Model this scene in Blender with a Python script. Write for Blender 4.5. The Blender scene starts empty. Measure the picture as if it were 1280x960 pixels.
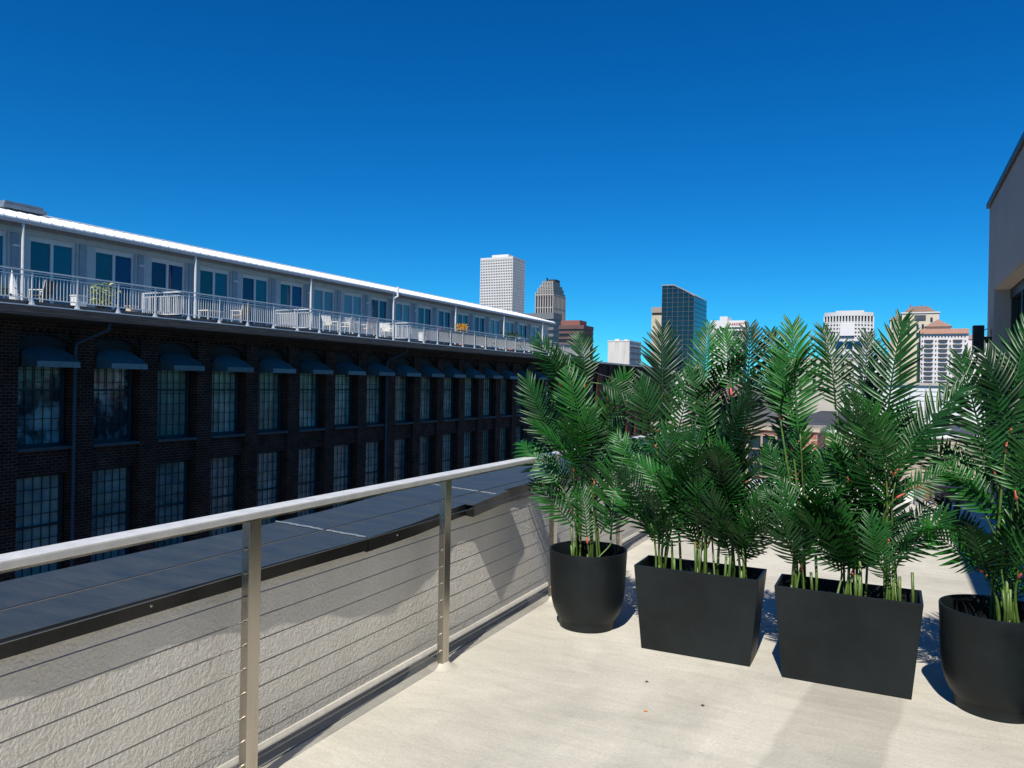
import bpy, bmesh, math, random
from math import radians as R, sin, cos, pi, tan
from mathutils import Vector, Matrix, Euler

scene = bpy.context.scene
COL = scene.collection

# ------------------------------------------------------------------ camera
YAW, ROLL, PITCH = R(26.3), 0.018, -0.0026
cam_d = bpy.data.cameras.new('camera')
cam_d.sensor_width = 36.0
cam_d.lens = 36.0 * 961.0 / 1280.0
cam_d.clip_start, cam_d.clip_end = 0.05, 12000
cam = bpy.data.objects.new('camera', cam_d)
COL.objects.link(cam)
fwd = Vector((-sin(YAW) * cos(PITCH), cos(YAW) * cos(PITCH), sin(PITCH)))
right0 = Vector((cos(YAW), sin(YAW), 0))
up0 = right0.cross(fwd)
rgt = right0 * cos(ROLL) + up0 * sin(ROLL)
upv = up0 * cos(ROLL) - right0 * sin(ROLL)
m = Matrix((rgt, upv, -fwd)).transposed().to_4x4()
m.translation = Vector((0, 0, 1.58))
cam.matrix_world = m
scene.camera = cam

# ------------------------------------------------------------------ light
SUN_EL, SUN_AZ = 51.0, 8.2          # the sun stands behind the camera, a little to its right
world = bpy.data.worlds.new('World')
scene.world = world
world.use_nodes = True
wn, wl = world.node_tree.nodes, world.node_tree.links
wn.clear()
sky = wn.new('ShaderNodeTexSky')
sky.sky_type = 'NISHITA'
sky.sun_disc = False
sky.sun_elevation = R(SUN_EL)
sky.sun_rotation = R(180 - SUN_AZ)
sky.altitude = 1500
sky.air_density = 1.0
sky.dust_density = 0.15
sky.ozone_density = 4.0
hs = wn.new('ShaderNodeHueSaturation')
hs.inputs['Hue'].default_value = 0.497
hs.inputs['Saturation'].default_value = 1.35
hs.inputs['Value'].default_value = 1.0
bg = wn.new('ShaderNodeBackground')
bg.inputs['Strength'].default_value = 0.07
wo = wn.new('ShaderNodeOutputWorld')
wl.new(sky.outputs[0], hs.inputs['Color'])
tint = wn.new('ShaderNodeVectorMath'); tint.operation = 'MULTIPLY'
tint.inputs[1].default_value = (0.20, 1.00, 1.32)
wl.new(hs.outputs[0], tint.inputs[0])
wl.new(tint.outputs[0], bg.inputs['Color'])
wl.new(bg.outputs[0], wo.inputs['Surface'])

sun_d = bpy.data.lights.new('sun', 'SUN')
sun_d.energy = 4.2
sun_d.angle = R(0.5)
sun_d.color = (1.0, 0.95, 0.86)
sun = bpy.data.objects.new('sun', sun_d)
COL.objects.link(sun)
to_sun = Vector((sin(R(SUN_AZ)) * cos(R(SUN_EL)), -cos(R(SUN_AZ)) * cos(R(SUN_EL)), sin(R(SUN_EL))))
sun.rotation_euler = to_sun.to_track_quat('Z', 'Y').to_euler()
sun.location = (2, -6, 12)

vs = scene.view_settings
vs.view_transform = 'Standard'
vs.look = 'None'
vs.exposure = 0.34
vs.gamma = 1.0
vs.use_curve_mapping = False
scene.cycles.use_denoising = True
scene.cycles.max_bounces = 6

# ------------------------------------------------------------------ materials
def mat(name, col, rough=0.6, metal=0.0, spec=0.5, var=0.0, vscale=4.0, bump=0.0, bscale=40.0,
        rvar=0.0, orand=0.0, bdist=0.01, stretch=None):
    """Principled with noise colour variation, optional bump and per-object variation."""
    ma = bpy.data.materials.new(name)
    ma.use_nodes = True
    n, l = ma.node_tree.nodes, ma.node_tree.links
    p = n['Principled BSDF']
    p.inputs['Base Color'].default_value = (*col, 1)
    p.inputs['Roughness'].default_value = rough
    p.inputs['Metallic'].default_value = metal
    p.inputs['Specular IOR Level'].default_value = spec
    if var or bump or rvar:
        tc = n.new('ShaderNodeTexCoord')
        src = tc.outputs['Object']
        if stretch:
            mp = n.new('ShaderNodeMapping')
            mp.inputs['Scale'].default_value = stretch
            l.new(src, mp.inputs[0]); src = mp.outputs[0]
    last = None
    if var or rvar:
        nz = n.new('ShaderNodeTexNoise')
        nz.inputs['Scale'].default_value = vscale
        nz.inputs['Detail'].default_value = 6
        nz.inputs['Roughness'].default_value = 0.62
        l.new(src, nz.inputs['Vector'])
        if var:
            mr = n.new('ShaderNodeMapRange')
            mr.inputs['From Min'].default_value = 0.3
            mr.inputs['From Max'].default_value = 0.7
            mr.inputs['To Min'].default_value = 1 - var
            mr.inputs['To Max'].default_value = 1 + var
            l.new(nz.outputs['Fac'], mr.inputs['Value'])
            last = mr.outputs[0]
        if rvar:
            m2 = n.new('ShaderNodeMapRange')
            m2.inputs['From Min'].default_value = 0.3
            m2.inputs['From Max'].default_value = 0.7
            m2.inputs['To Min'].default_value = max(0.02, rough - rvar)
            m2.inputs['To Max'].default_value = rough + rvar
            l.new(nz.outputs['Fac'], m2.inputs['Value'])
            l.new(m2.outputs[0], p.inputs['Roughness'])
    if orand:
        oi = n.new('ShaderNodeObjectInfo')
        m3 = n.new('ShaderNodeMapRange')
        m3.inputs['To Min'].default_value = 1 - orand
        m3.inputs['To Max'].default_value = 1 + orand
        l.new(oi.outputs['Random'], m3.inputs['Value'])
        if last:
            mm = n.new('ShaderNodeMath'); mm.operation = 'MULTIPLY'
            l.new(last, mm.inputs[0]); l.new(m3.outputs[0], mm.inputs[1]); last = mm.outputs[0]
        else:
            last = m3.outputs[0]
    if last:
        vm = n.new('ShaderNodeVectorMath'); vm.operation = 'SCALE'
        vm.inputs[0].default_value = col
        l.new(last, vm.inputs['Scale'])
        l.new(vm.outputs[0], p.inputs['Base Color'])
    if bump:
        bn = n.new('ShaderNodeTexNoise')
        bn.inputs['Scale'].default_value = bscale
        bn.inputs['Detail'].default_value = 4
        l.new(src, bn.inputs['Vector'])
        b = n.new('ShaderNodeBump')
        b.inputs['Strength'].default_value = bump
        b.inputs['Distance'].default_value = bdist
        l.new(bn.outputs['Fac'], b.inputs['Height'])
        l.new(b.outputs[0], p.inputs['Normal'])
    return ma

def brick_mat(name, c1, c2, mortar, axis='Y'):
    ma = bpy.data.materials.new(name)
    ma.use_nodes = True
    n, l = ma.node_tree.nodes, ma.node_tree.links
    p = n['Principled BSDF']
    p.inputs['Roughness'].default_value = 0.85
    p.inputs['Specular IOR Level'].default_value = 0.15
    tc = n.new('ShaderNodeTexCoord')
    sp = n.new('ShaderNodeSeparateXYZ'); l.new(tc.outputs['Object'], sp.inputs[0])
    ad = n.new('ShaderNodeMath'); ad.operation = 'ADD'
    l.new(sp.outputs['X'], ad.inputs[0]); l.new(sp.outputs['Y'], ad.inputs[1])
    cb = n.new('ShaderNodeCombineXYZ')
    l.new(ad.outputs[0], cb.inputs[0]); l.new(sp.outputs['Z'], cb.inputs[1])
    br = n.new('ShaderNodeTexBrick')
    br.inputs['Color1'].default_value = (*c1, 1)
    br.inputs['Color2'].default_value = (*c2, 1)
    br.inputs['Mortar'].default_value = (*mortar, 1)
    br.inputs['Scale'].default_value = 1.0
    br.inputs['Brick Width'].default_value = 0.25
    br.inputs['Row Height'].default_value = 0.105
    br.inputs['Mortar Size'].default_value = 0.013
    br.inputs['Mortar Smooth'].default_value = 0.3
    br.inputs['Bias'].default_value = -0.2
    l.new(cb.outputs[0], br.inputs['Vector'])
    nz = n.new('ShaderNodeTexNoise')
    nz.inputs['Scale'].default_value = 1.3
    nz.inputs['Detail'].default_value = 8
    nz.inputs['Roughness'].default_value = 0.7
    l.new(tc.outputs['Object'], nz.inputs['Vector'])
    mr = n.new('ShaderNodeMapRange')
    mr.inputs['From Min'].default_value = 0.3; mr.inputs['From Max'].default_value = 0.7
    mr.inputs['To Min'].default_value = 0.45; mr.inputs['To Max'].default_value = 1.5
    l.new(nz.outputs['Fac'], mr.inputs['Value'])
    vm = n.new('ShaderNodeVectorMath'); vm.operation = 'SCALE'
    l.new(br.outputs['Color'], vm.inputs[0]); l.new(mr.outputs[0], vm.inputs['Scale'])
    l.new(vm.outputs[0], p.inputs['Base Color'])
    b = n.new('ShaderNodeBump'); b.inputs['Strength'].default_value = 0.5; b.inputs['Distance'].default_value = 0.01
    b.invert = True
    l.new(br.outputs['Fac'], b.inputs['Height']); l.new(b.outputs[0], p.inputs['Normal'])
    return ma

def pane_mat(name, dark, light, amount, scale=1.2, rough=0.12):
    """Old window glass with curtains and pale reflections painted into its colour, different in every window."""
    ma = bpy.data.materials.new(name)
    ma.use_nodes = True
    n, l = ma.node_tree.nodes, ma.node_tree.links
    p = n['Principled BSDF']
    p.inputs['Roughness'].default_value = rough
    p.inputs['Specular IOR Level'].default_value = 0.55
    tc = n.new('ShaderNodeTexCoord')
    oi = n.new('ShaderNodeObjectInfo')
    mu = n.new('ShaderNodeMath'); mu.operation = 'MULTIPLY'; mu.inputs[1].default_value = 37.0
    l.new(oi.outputs['Random'], mu.inputs[0])
    nz = n.new('ShaderNodeTexNoise'); nz.noise_dimensions = '4D'
    nz.inputs['Scale'].default_value = scale
    nz.inputs['Detail'].default_value = 5
    nz.inputs['Distortion'].default_value = 0.5
    l.new(tc.outputs['Object'], nz.inputs['Vector']); l.new(mu.outputs[0], nz.inputs['W'])
    # each window leans lighter or darker
    ad = n.new('ShaderNodeMath'); ad.operation = 'MULTIPLY_ADD'
    ad.inputs[1].default_value = 0.34; ad.inputs[2].default_value = -0.17
    fr = n.new('ShaderNodeMath'); fr.operation = 'FRACT'
    m7 = n.new('ShaderNodeMath'); m7.operation = 'MULTIPLY'; m7.inputs[1].default_value = 7.31
    l.new(oi.outputs['Random'], m7.inputs[0]); l.new(m7.outputs[0], fr.inputs[0])
    l.new(fr.outputs[0], ad.inputs[0])
    sm = n.new('ShaderNodeMath'); sm.operation = 'ADD'
    l.new(nz.outputs['Fac'], sm.inputs[0]); l.new(ad.outputs[0], sm.inputs[1])
    cr = n.new('ShaderNodeValToRGB')
    cr.color_ramp.elements[0].position = 0.62 - amount * 0.4
    cr.color_ramp.elements[0].color = (*dark, 1)
    cr.color_ramp.elements[1].position = 0.86 - amount * 0.3
    cr.color_ramp.elements[1].color = (*light, 1)
    l.new(sm.outputs[0], cr.inputs[0])
    # each pane sits at its own slight angle and tint
    vo = n.new('ShaderNodeTexVoronoi'); vo.inputs['Scale'].default_value = 3.0
    l.new(tc.outputs['Object'], vo.inputs['Vector'])
    mx = n.new('ShaderNodeMix'); mx.data_type = 'RGBA'; mx.blend_type = 'MULTIPLY'
    mx.inputs['Factor'].default_value = 0.12
    l.new(cr.outputs[0], mx.inputs[6]); l.new(vo.outputs['Color'], mx.inputs[7])
    l.new(mx.outputs[2], p.inputs['Base Color'])
    b = n.new('ShaderNodeBump'); b.inputs['Strength'].default_value = 0.25; b.inputs['Distance'].default_value = 0.02
    n2 = n.new('ShaderNodeTexNoise'); n2.inputs['Scale'].default_value = 2.5
    l.new(tc.outputs['Object'], n2.inputs['Vector'])
    l.new(n2.outputs['Fac'], b.inputs['Height']); l.new(b.outputs[0], p.inputs['Normal'])
    return ma

M = {}
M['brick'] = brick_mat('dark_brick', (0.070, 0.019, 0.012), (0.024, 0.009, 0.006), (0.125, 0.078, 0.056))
M['brick_red'] = brick_mat('red_brick', (0.36, 0.15, 0.10), (0.26, 0.11, 0.08), (0.42, 0.36, 0.30))
M['tan_block'] = brick_mat('tan_block', (0.48, 0.42, 0.32), (0.42, 0.36, 0.27), (0.36, 0.31, 0.24))
M['pane'] = pane_mat('old_glass', (0.27, 0.265, 0.19), (0.66, 0.63, 0.48), 0.48)
M['pane_row'] = pane_mat('old_glass_blue', (0.17, 0.20, 0.165), (0.46, 0.47, 0.38), 0.52)
M['pane_bright'] = pane_mat('old_glass_painted_reflections', (0.030, 0.040, 0.045), (0.75, 0.76, 0.66), 0.46, scale=1.3)  # bright reflections painted into the pane colour
M['teal_glass'] = mat('teal_glass', (0.004, 0.10, 0.15), 0.08, spec=0.6, var=0.2, vscale=1.5, orand=0.35)
M['navy_glass'] = mat('navy_glass', (0.004, 0.016, 0.10), 0.06, spec=0.6, var=0.3, vscale=1.5, orand=0.4)
M['curtain_glass'] = mat('curtained_glass', (0.13, 0.25, 0.30), 0.15, spec=0.6, var=0.12, vscale=6, stretch=(1, 4, 0.2), orand=0.25)
M['steel_sash'] = mat('steel_sash', (0.024, 0.034, 0.032), 0.6, var=0.2)
M['sill'] = mat('sill_stone', (0.070, 0.080, 0.078), 0.8, var=0.3, vscale=5, bump=0.2)
M['awning'] = mat('awning_canvas', (0.050, 0.095, 0.105), 0.85, var=0.2, vscale=3, bump=0.1, bscale=8, orand=0.25)
M['awning_edge'] = mat('awning_valance', (0.21, 0.23, 0.21), 0.85, var=0.15, orand=0.2)
M['fascia'] = mat('weathered_fascia', (0.070, 0.058, 0.048), 0.7, var=0.5, vscale=6, bump=0.4, bscale=14, stretch=(1, 0.25, 3))
M['fascia_dark'] = mat('dark_fascia', (0.028, 0.025, 0.024), 0.8, var=0.4, vscale=5, stretch=(1, 0.3, 2))
M['white_metal'] = mat('white_metal', (0.72, 0.72, 0.70), 0.45, var=0.08, vscale=8)
M['white_roof'] = mat('white_roof_metal', (0.80, 0.81, 0.82), 0.45, var=0.05, vscale=2)
M['grey_stucco'] = mat('grey_stucco', (0.52, 0.55, 0.55), 0.85, var=0.08, vscale=2, bump=0.15, bscale=30)
M['grey_trim'] = mat('grey_trim', (0.31, 0.36, 0.40), 0.8, var=0.1)
M['win_frame'] = mat('pale_window_frame', (0.70, 0.72, 0.73), 0.5)
M['balcony_floor'] = mat('balcony_floor', (0.10, 0.09, 0.085), 0.9, var=0.3)
M['reed'] = mat('reed_screen', (0.27, 0.25, 0.23), 0.9, var=0.55, vscale=7, stretch=(1, 5, 0.8), bump=0.3)
M['chair_white'] = mat('white_resin', (0.78, 0.75, 0.66), 0.5, var=0.05)
M['tan_fabric'] = mat('tan_fabric', (0.55, 0.36, 0.20), 0.9, var=0.1)
M['dark_metal'] = mat('dark_metal', (0.03, 0.03, 0.03), 0.5, 0.6)
M['terracotta'] = mat('terracotta', (0.52, 0.24, 0.14), 0.8, var=0.2)
M['coping'] = mat('coping_metal', (0.052, 0.064, 0.068), 0.46, 0.2, spec=0.4, var=0.22, vscale=5, bump=0.6, bscale=16, rvar=0.1, bdist=0.008, stretch=(0.7, 2.2, 1))
M['coping_edge'] = mat('coping_edge_metal', (0.035, 0.036, 0.036), 0.33, 0.7, var=0.3, vscale=4, bump=0.15, bscale=6)
M['sealant'] = mat('white_sealant', (0.24, 0.27, 0.30), 0.7, var=0.2, vscale=20)
M['steel'] = mat('brushed_steel', (0.50, 0.46, 0.40), 0.30, 1.0, var=0.15, vscale=9, rvar=0.08, stretch=(1, 1, 0.12), bump=0.05, bscale=60)
M['rail_steel'] = mat('rail_steel', (0.74, 0.73, 0.69), 0.45, 0.2, var=0.08, vscale=14, rvar=0.1, bump=0.06, bscale=70)
M['cable'] = mat('steel_cable', (0.33, 0.32, 0.30), 0.35, 0.9)
M['pot'] = mat('black_planter', (0.0085, 0.0120, 0.0130), 0.5, spec=0.28, var=0.4, vscale=3, rvar=0.08, bump=0.06, bscale=90)
M['soil'] = mat('dark_soil', (0.012, 0.011, 0.010), 0.95, var=0.5, vscale=30, bump=1.0, bscale=60, bdist=0.02)
M['stem'] = mat('palm_cane', (0.085, 0.15, 0.03), 0.42, var=0.35, vscale=14, stretch=(0.3, 0.3, 1.2), orand=0.25)
M['sheath'] = mat('red_leaf_base', (0.62, 0.13, 0.09), 0.5, var=0.2, vscale=20)
M['wall_taupe'] = mat('taupe_stucco', (0.34, 0.315, 0.29), 0.9, var=0.07, vscale=1.6, bump=0.3, bscale=60)
M['trim_black'] = mat('black_trim', (0.018, 0.022, 0.028), 0.45, 0.3)
M['door_glass'] = mat('dark_door_glass', (0.012, 0.030, 0.045), 0.05, spec=0.7)
M['black'] = mat('black_fixture', (0.006, 0.006, 0.007), 0.5)
M['concrete_far'] = mat('far_concrete', (0.50, 0.47, 0.42), 0.9, var=0.15, vscale=0.6)
M['white_paint'] = mat('white_paint', (0.74, 0.74, 0.72), 0.7, var=0.06)
M['roof_grey'] = mat('dark_roof_membrane', (0.055, 0.057, 0.06), 0.9, var=0.25, vscale=0.8)

def deck_mat():
    ma = bpy.data.materials.new('deck_concrete')
    ma.use_nodes = True
    n, l = ma.node_tree.nodes, ma.node_tree.links
    p = n['Principled BSDF']
    p.inputs['Roughness'].default_value = 0.85
    p.inputs['Specular IOR Level'].default_value = 0.3
    tc = n.new('ShaderNodeTexCoord')
    def noise(scale, det, rough=0.6, st=(1, 1, 1), dist=0.0):
        mp = n.new('ShaderNodeMapping'); mp.inputs['Scale'].default_value = st
        l.new(tc.outputs['Object'], mp.inputs[0])
        z = n.new('ShaderNodeTexNoise')
        z.inputs['Scale'].default_value = scale; z.inputs['Detail'].default_value = det
        z.inputs['Roughness'].default_value = rough; z.inputs['Distortion'].default_value = dist
        l.new(mp.outputs[0], z.inputs['Vector'])
        return z.outputs['Fac']
    def mrange(src, a, b, c, d):
        r_ = n.new('ShaderNodeMapRange')
        for k, v in zip(('From Min', 'From Max', 'To Min', 'To Max'), (a, b, c, d)):
            r_.inputs[k].default_value = v
        l.new(src, r_.inputs['Value'])
        return r_.outputs[0]
    def mul(a, b):
        q = n.new('ShaderNodeMath'); q.operation = 'MULTIPLY'
        l.new(a, q.inputs[0]); l.new(b, q.inputs[1]); return q.outputs[0]
    big = mrange(noise(0.8, 7, 0.65, (1, 0.7, 1), 0.6), 0.32, 0.68, 0.74, 1.10)
    trowel = mrange(noise(3.5, 8, 0.7, (0.5, 2.2, 1), 1.5), 0.3, 0.7, 0.86, 1.06)
    fine = mrange(noise(70, 3), 0.3, 0.75, 0.88, 1.08)
    spots = mrange(noise(19, 3), 0.66, 0.76, 1.0, 0.80)
    f = mul(mul(mul(big, trowel), fine), spots)
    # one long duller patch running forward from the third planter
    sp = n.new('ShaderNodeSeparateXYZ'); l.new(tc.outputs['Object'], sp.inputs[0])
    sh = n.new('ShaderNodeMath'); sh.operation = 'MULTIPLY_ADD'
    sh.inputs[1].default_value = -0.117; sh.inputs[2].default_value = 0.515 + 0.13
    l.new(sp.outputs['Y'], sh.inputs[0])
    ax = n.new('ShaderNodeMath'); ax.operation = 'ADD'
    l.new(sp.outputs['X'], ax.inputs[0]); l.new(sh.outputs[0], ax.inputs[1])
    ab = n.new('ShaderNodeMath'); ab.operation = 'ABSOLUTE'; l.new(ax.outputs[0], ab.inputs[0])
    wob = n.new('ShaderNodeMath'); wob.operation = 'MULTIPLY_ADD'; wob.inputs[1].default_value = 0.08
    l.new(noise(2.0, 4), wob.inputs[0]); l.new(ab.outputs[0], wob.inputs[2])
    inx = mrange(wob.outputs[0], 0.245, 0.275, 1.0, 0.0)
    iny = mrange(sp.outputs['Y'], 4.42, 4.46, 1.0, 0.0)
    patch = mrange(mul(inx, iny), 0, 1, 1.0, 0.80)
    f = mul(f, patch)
    # hairline cracks
    vo = n.new('ShaderNodeTexVoronoi'); vo.feature = 'DISTANCE_TO_EDGE'; vo.inputs['Scale'].default_value = 0.55
    wn_ = n.new('ShaderNodeTexNoise'); wn_.inputs['Scale'].default_value = 1.6; wn_.inputs['Detail'].default_value = 5
    l.new(tc.outputs['Object'], wn_.inputs['Vector'])
    va = n.new('ShaderNodeVectorMath'); va.operation = 'MULTIPLY_ADD'
    va.inputs[1].default_value = (0.9, 0.9, 0.9)
    l.new(wn_.outputs['Color'], va.inputs[0]); l.new(tc.outputs['Object'], va.inputs[2])
    l.new(va.outputs[0], vo.inputs['Vector'])
    crack = mrange(vo.outputs['Distance'], 0.0, 0.0012, 0.86, 1.0)
    f = mul(f, crack)
    vm = n.new('ShaderNodeVectorMath'); vm.operation = 'SCALE'
    vm.inputs[0].default_value = (0.635, 0.60, 0.51)
    l.new(f, vm.inputs['Scale']); l.new(vm.outputs[0], p.inputs['Base Color'])
    b = n.new('ShaderNodeBump'); b.inputs['Strength'].default_value = 0.35; b.inputs['Distance'].default_value = 0.004
    l.new(noise(60, 5, 0.7), b.inputs['Height']); l.new(b.outputs[0], p.inputs['Normal'])
    return ma
M['deck'] = deck_mat()

def stucco_mat():
    ma = bpy.data.materials.new('parapet_stucco')
    ma.use_nodes = True
    n, l = ma.node_tree.nodes, ma.node_tree.links
    p = n['Principled BSDF']
    p.inputs['Roughness'].default_value = 0.8
    p.inputs['Specular IOR Level'].default_value = 0.25
    tc = n.new('ShaderNodeTexCoord')
    nz = n.new('ShaderNodeTexNoise'); nz.inputs['Scale'].default_value = 2.2; nz.inputs['Detail'].default_value = 7
    mp = n.new('ShaderNodeMapping'); mp.inputs['Scale'].default_value = (1, 2.6, 0.7)
    l.new(tc.outputs['Object'], mp.inputs[0]); l.new(mp.outputs[0], nz.inputs['Vector'])
    cr = n.new('ShaderNodeValToRGB')
    cr.color_ramp.elements[0].position = 0.3; cr.color_ramp.elements[0].color = (0.80, 0.76, 0.68, 1)
    cr.color_ramp.elements[1].position = 0.7; cr.color_ramp.elements[1].color = (0.88, 0.85, 0.78, 1)
    l.new(nz.outputs['Fac'], cr.inputs[0]); l.new(cr.outputs[0], p.inputs['Base Color'])
    a = n.new('ShaderNodeTexNoise'); a.inputs['Scale'].default_value = 80; a.inputs['Detail'].default_value = 4
    a.inputs['Distortion'].default_value = 0.8
    b_ = n.new('ShaderNodeTexNoise'); b_.inputs['Scale'].default_value = 24; b_.inputs['Detail'].default_value = 7
    b_.inputs['Distortion'].default_value = 2.5
    v = n.new('ShaderNodeTexVoronoi'); v.inputs['Scale'].default_value = 60; v.feature = 'SMOOTH_F1'
    for q in (a, b_, v):
        l.new(tc.outputs['Object'], q.inputs['Vector'])
    m1 = n.new('ShaderNodeMath'); m1.operation = 'MULTIPLY_ADD'; m1.inputs[1].default_value = 0.55
    l.new(a.outputs['Fac'], m1.inputs[0]); l.new(b_.outputs['Fac'], m1.inputs[2])
    m2 = n.new('ShaderNodeMath'); m2.operation = 'MULTIPLY_ADD'; m2.inputs[1].default_value = 0.28
    l.new(v.outputs['Distance'], m2.inputs[0]); l.new(m1.outputs[0], m2.inputs[2])
    b = n.new('ShaderNodeBump'); b.inputs['Strength'].default_value = 0.55; b.inputs['Distance'].default_value = 0.010
    l.new(m2.outputs[0], b.inputs['Height']); l.new(b.outputs[0], p.inputs['Normal'])
    return ma
M['stucco'] = stucco_mat()

def leaf_mat():
    ma = bpy.data.materials.new('palm_leaf')
    ma.use_nodes = True
    n, l = ma.node_tree.nodes, ma.node_tree.links
    p = n['Principled BSDF']
    p.inputs['Roughness'].default_value = 0.38
    p.inputs['Specular IOR Level'].default_value = 0.42
    oi = n.new('ShaderNodeObjectInfo')
    cr = n.new('ShaderNodeValToRGB')
    cr.color_ramp.elements[0].color = (0.004, 0.030, 0.006, 1)
    cr.color_ramp.elements[1].color = (0.020, 0.130, 0.015, 1)
    l.new(oi.outputs['Random'], cr.inputs[0])
    tc = n.new('ShaderNodeTexCoord')
    nz = n.new('ShaderNodeTexNoise'); nz.inputs['Scale'].default_value = 7; nz.inputs['Detail'].default_value = 3
    l.new(tc.outputs['Object'], nz.inputs['Vector'])
    mr = n.new('ShaderNodeMapRange'); mr.inputs['From Min'].default_value = 0.3; mr.inputs['From Max'].default_value = 0.7
    mr.inputs['To Min'].default_value = 0.65; mr.inputs['To Max'].default_value = 1.3
    l.new(nz.outputs['Fac'], mr.inputs['Value'])
    vm = n.new('ShaderNodeVectorMath'); vm.operation = 'SCALE'
    l.new(cr.outputs[0], vm.inputs[0]); l.new(mr.outputs[0], vm.inputs['Scale'])
    l.new(vm.outputs[0], p.inputs['Base Color'])
    tr = n.new('ShaderNodeBsdfTranslucent')
    l.new(vm.outputs[0], tr.inputs['Color'])
    mx = n.new('ShaderNodeMixShader'); mx.inputs[0].default_value = 0.09
    l.new(p.outputs[0], mx.inputs[1]); l.new(tr.outputs[0], mx.inputs[2])
    l.new(mx.outputs[0], n['Material Output'].inputs['Surface'])
    return ma
M['leaf'] = leaf_mat()
M['bush'] = mat('balcony_foliage', (0.035, 0.07, 0.025), 0.6, var=0.5, vscale=6)
M['bush_yellow'] = mat('yellow_flowers', (0.75, 0.42, 0.05), 0.6, var=0.5, vscale=9)
M['bush_lime'] = mat('bamboo_leaves', (0.30, 0.36, 0.10), 0.6, var=0.4, vscale=9)
M['bush_red'] = mat('red_flowers', (0.40, 0.08, 0.10), 0.6, var=0.5, vscale=9)

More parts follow.
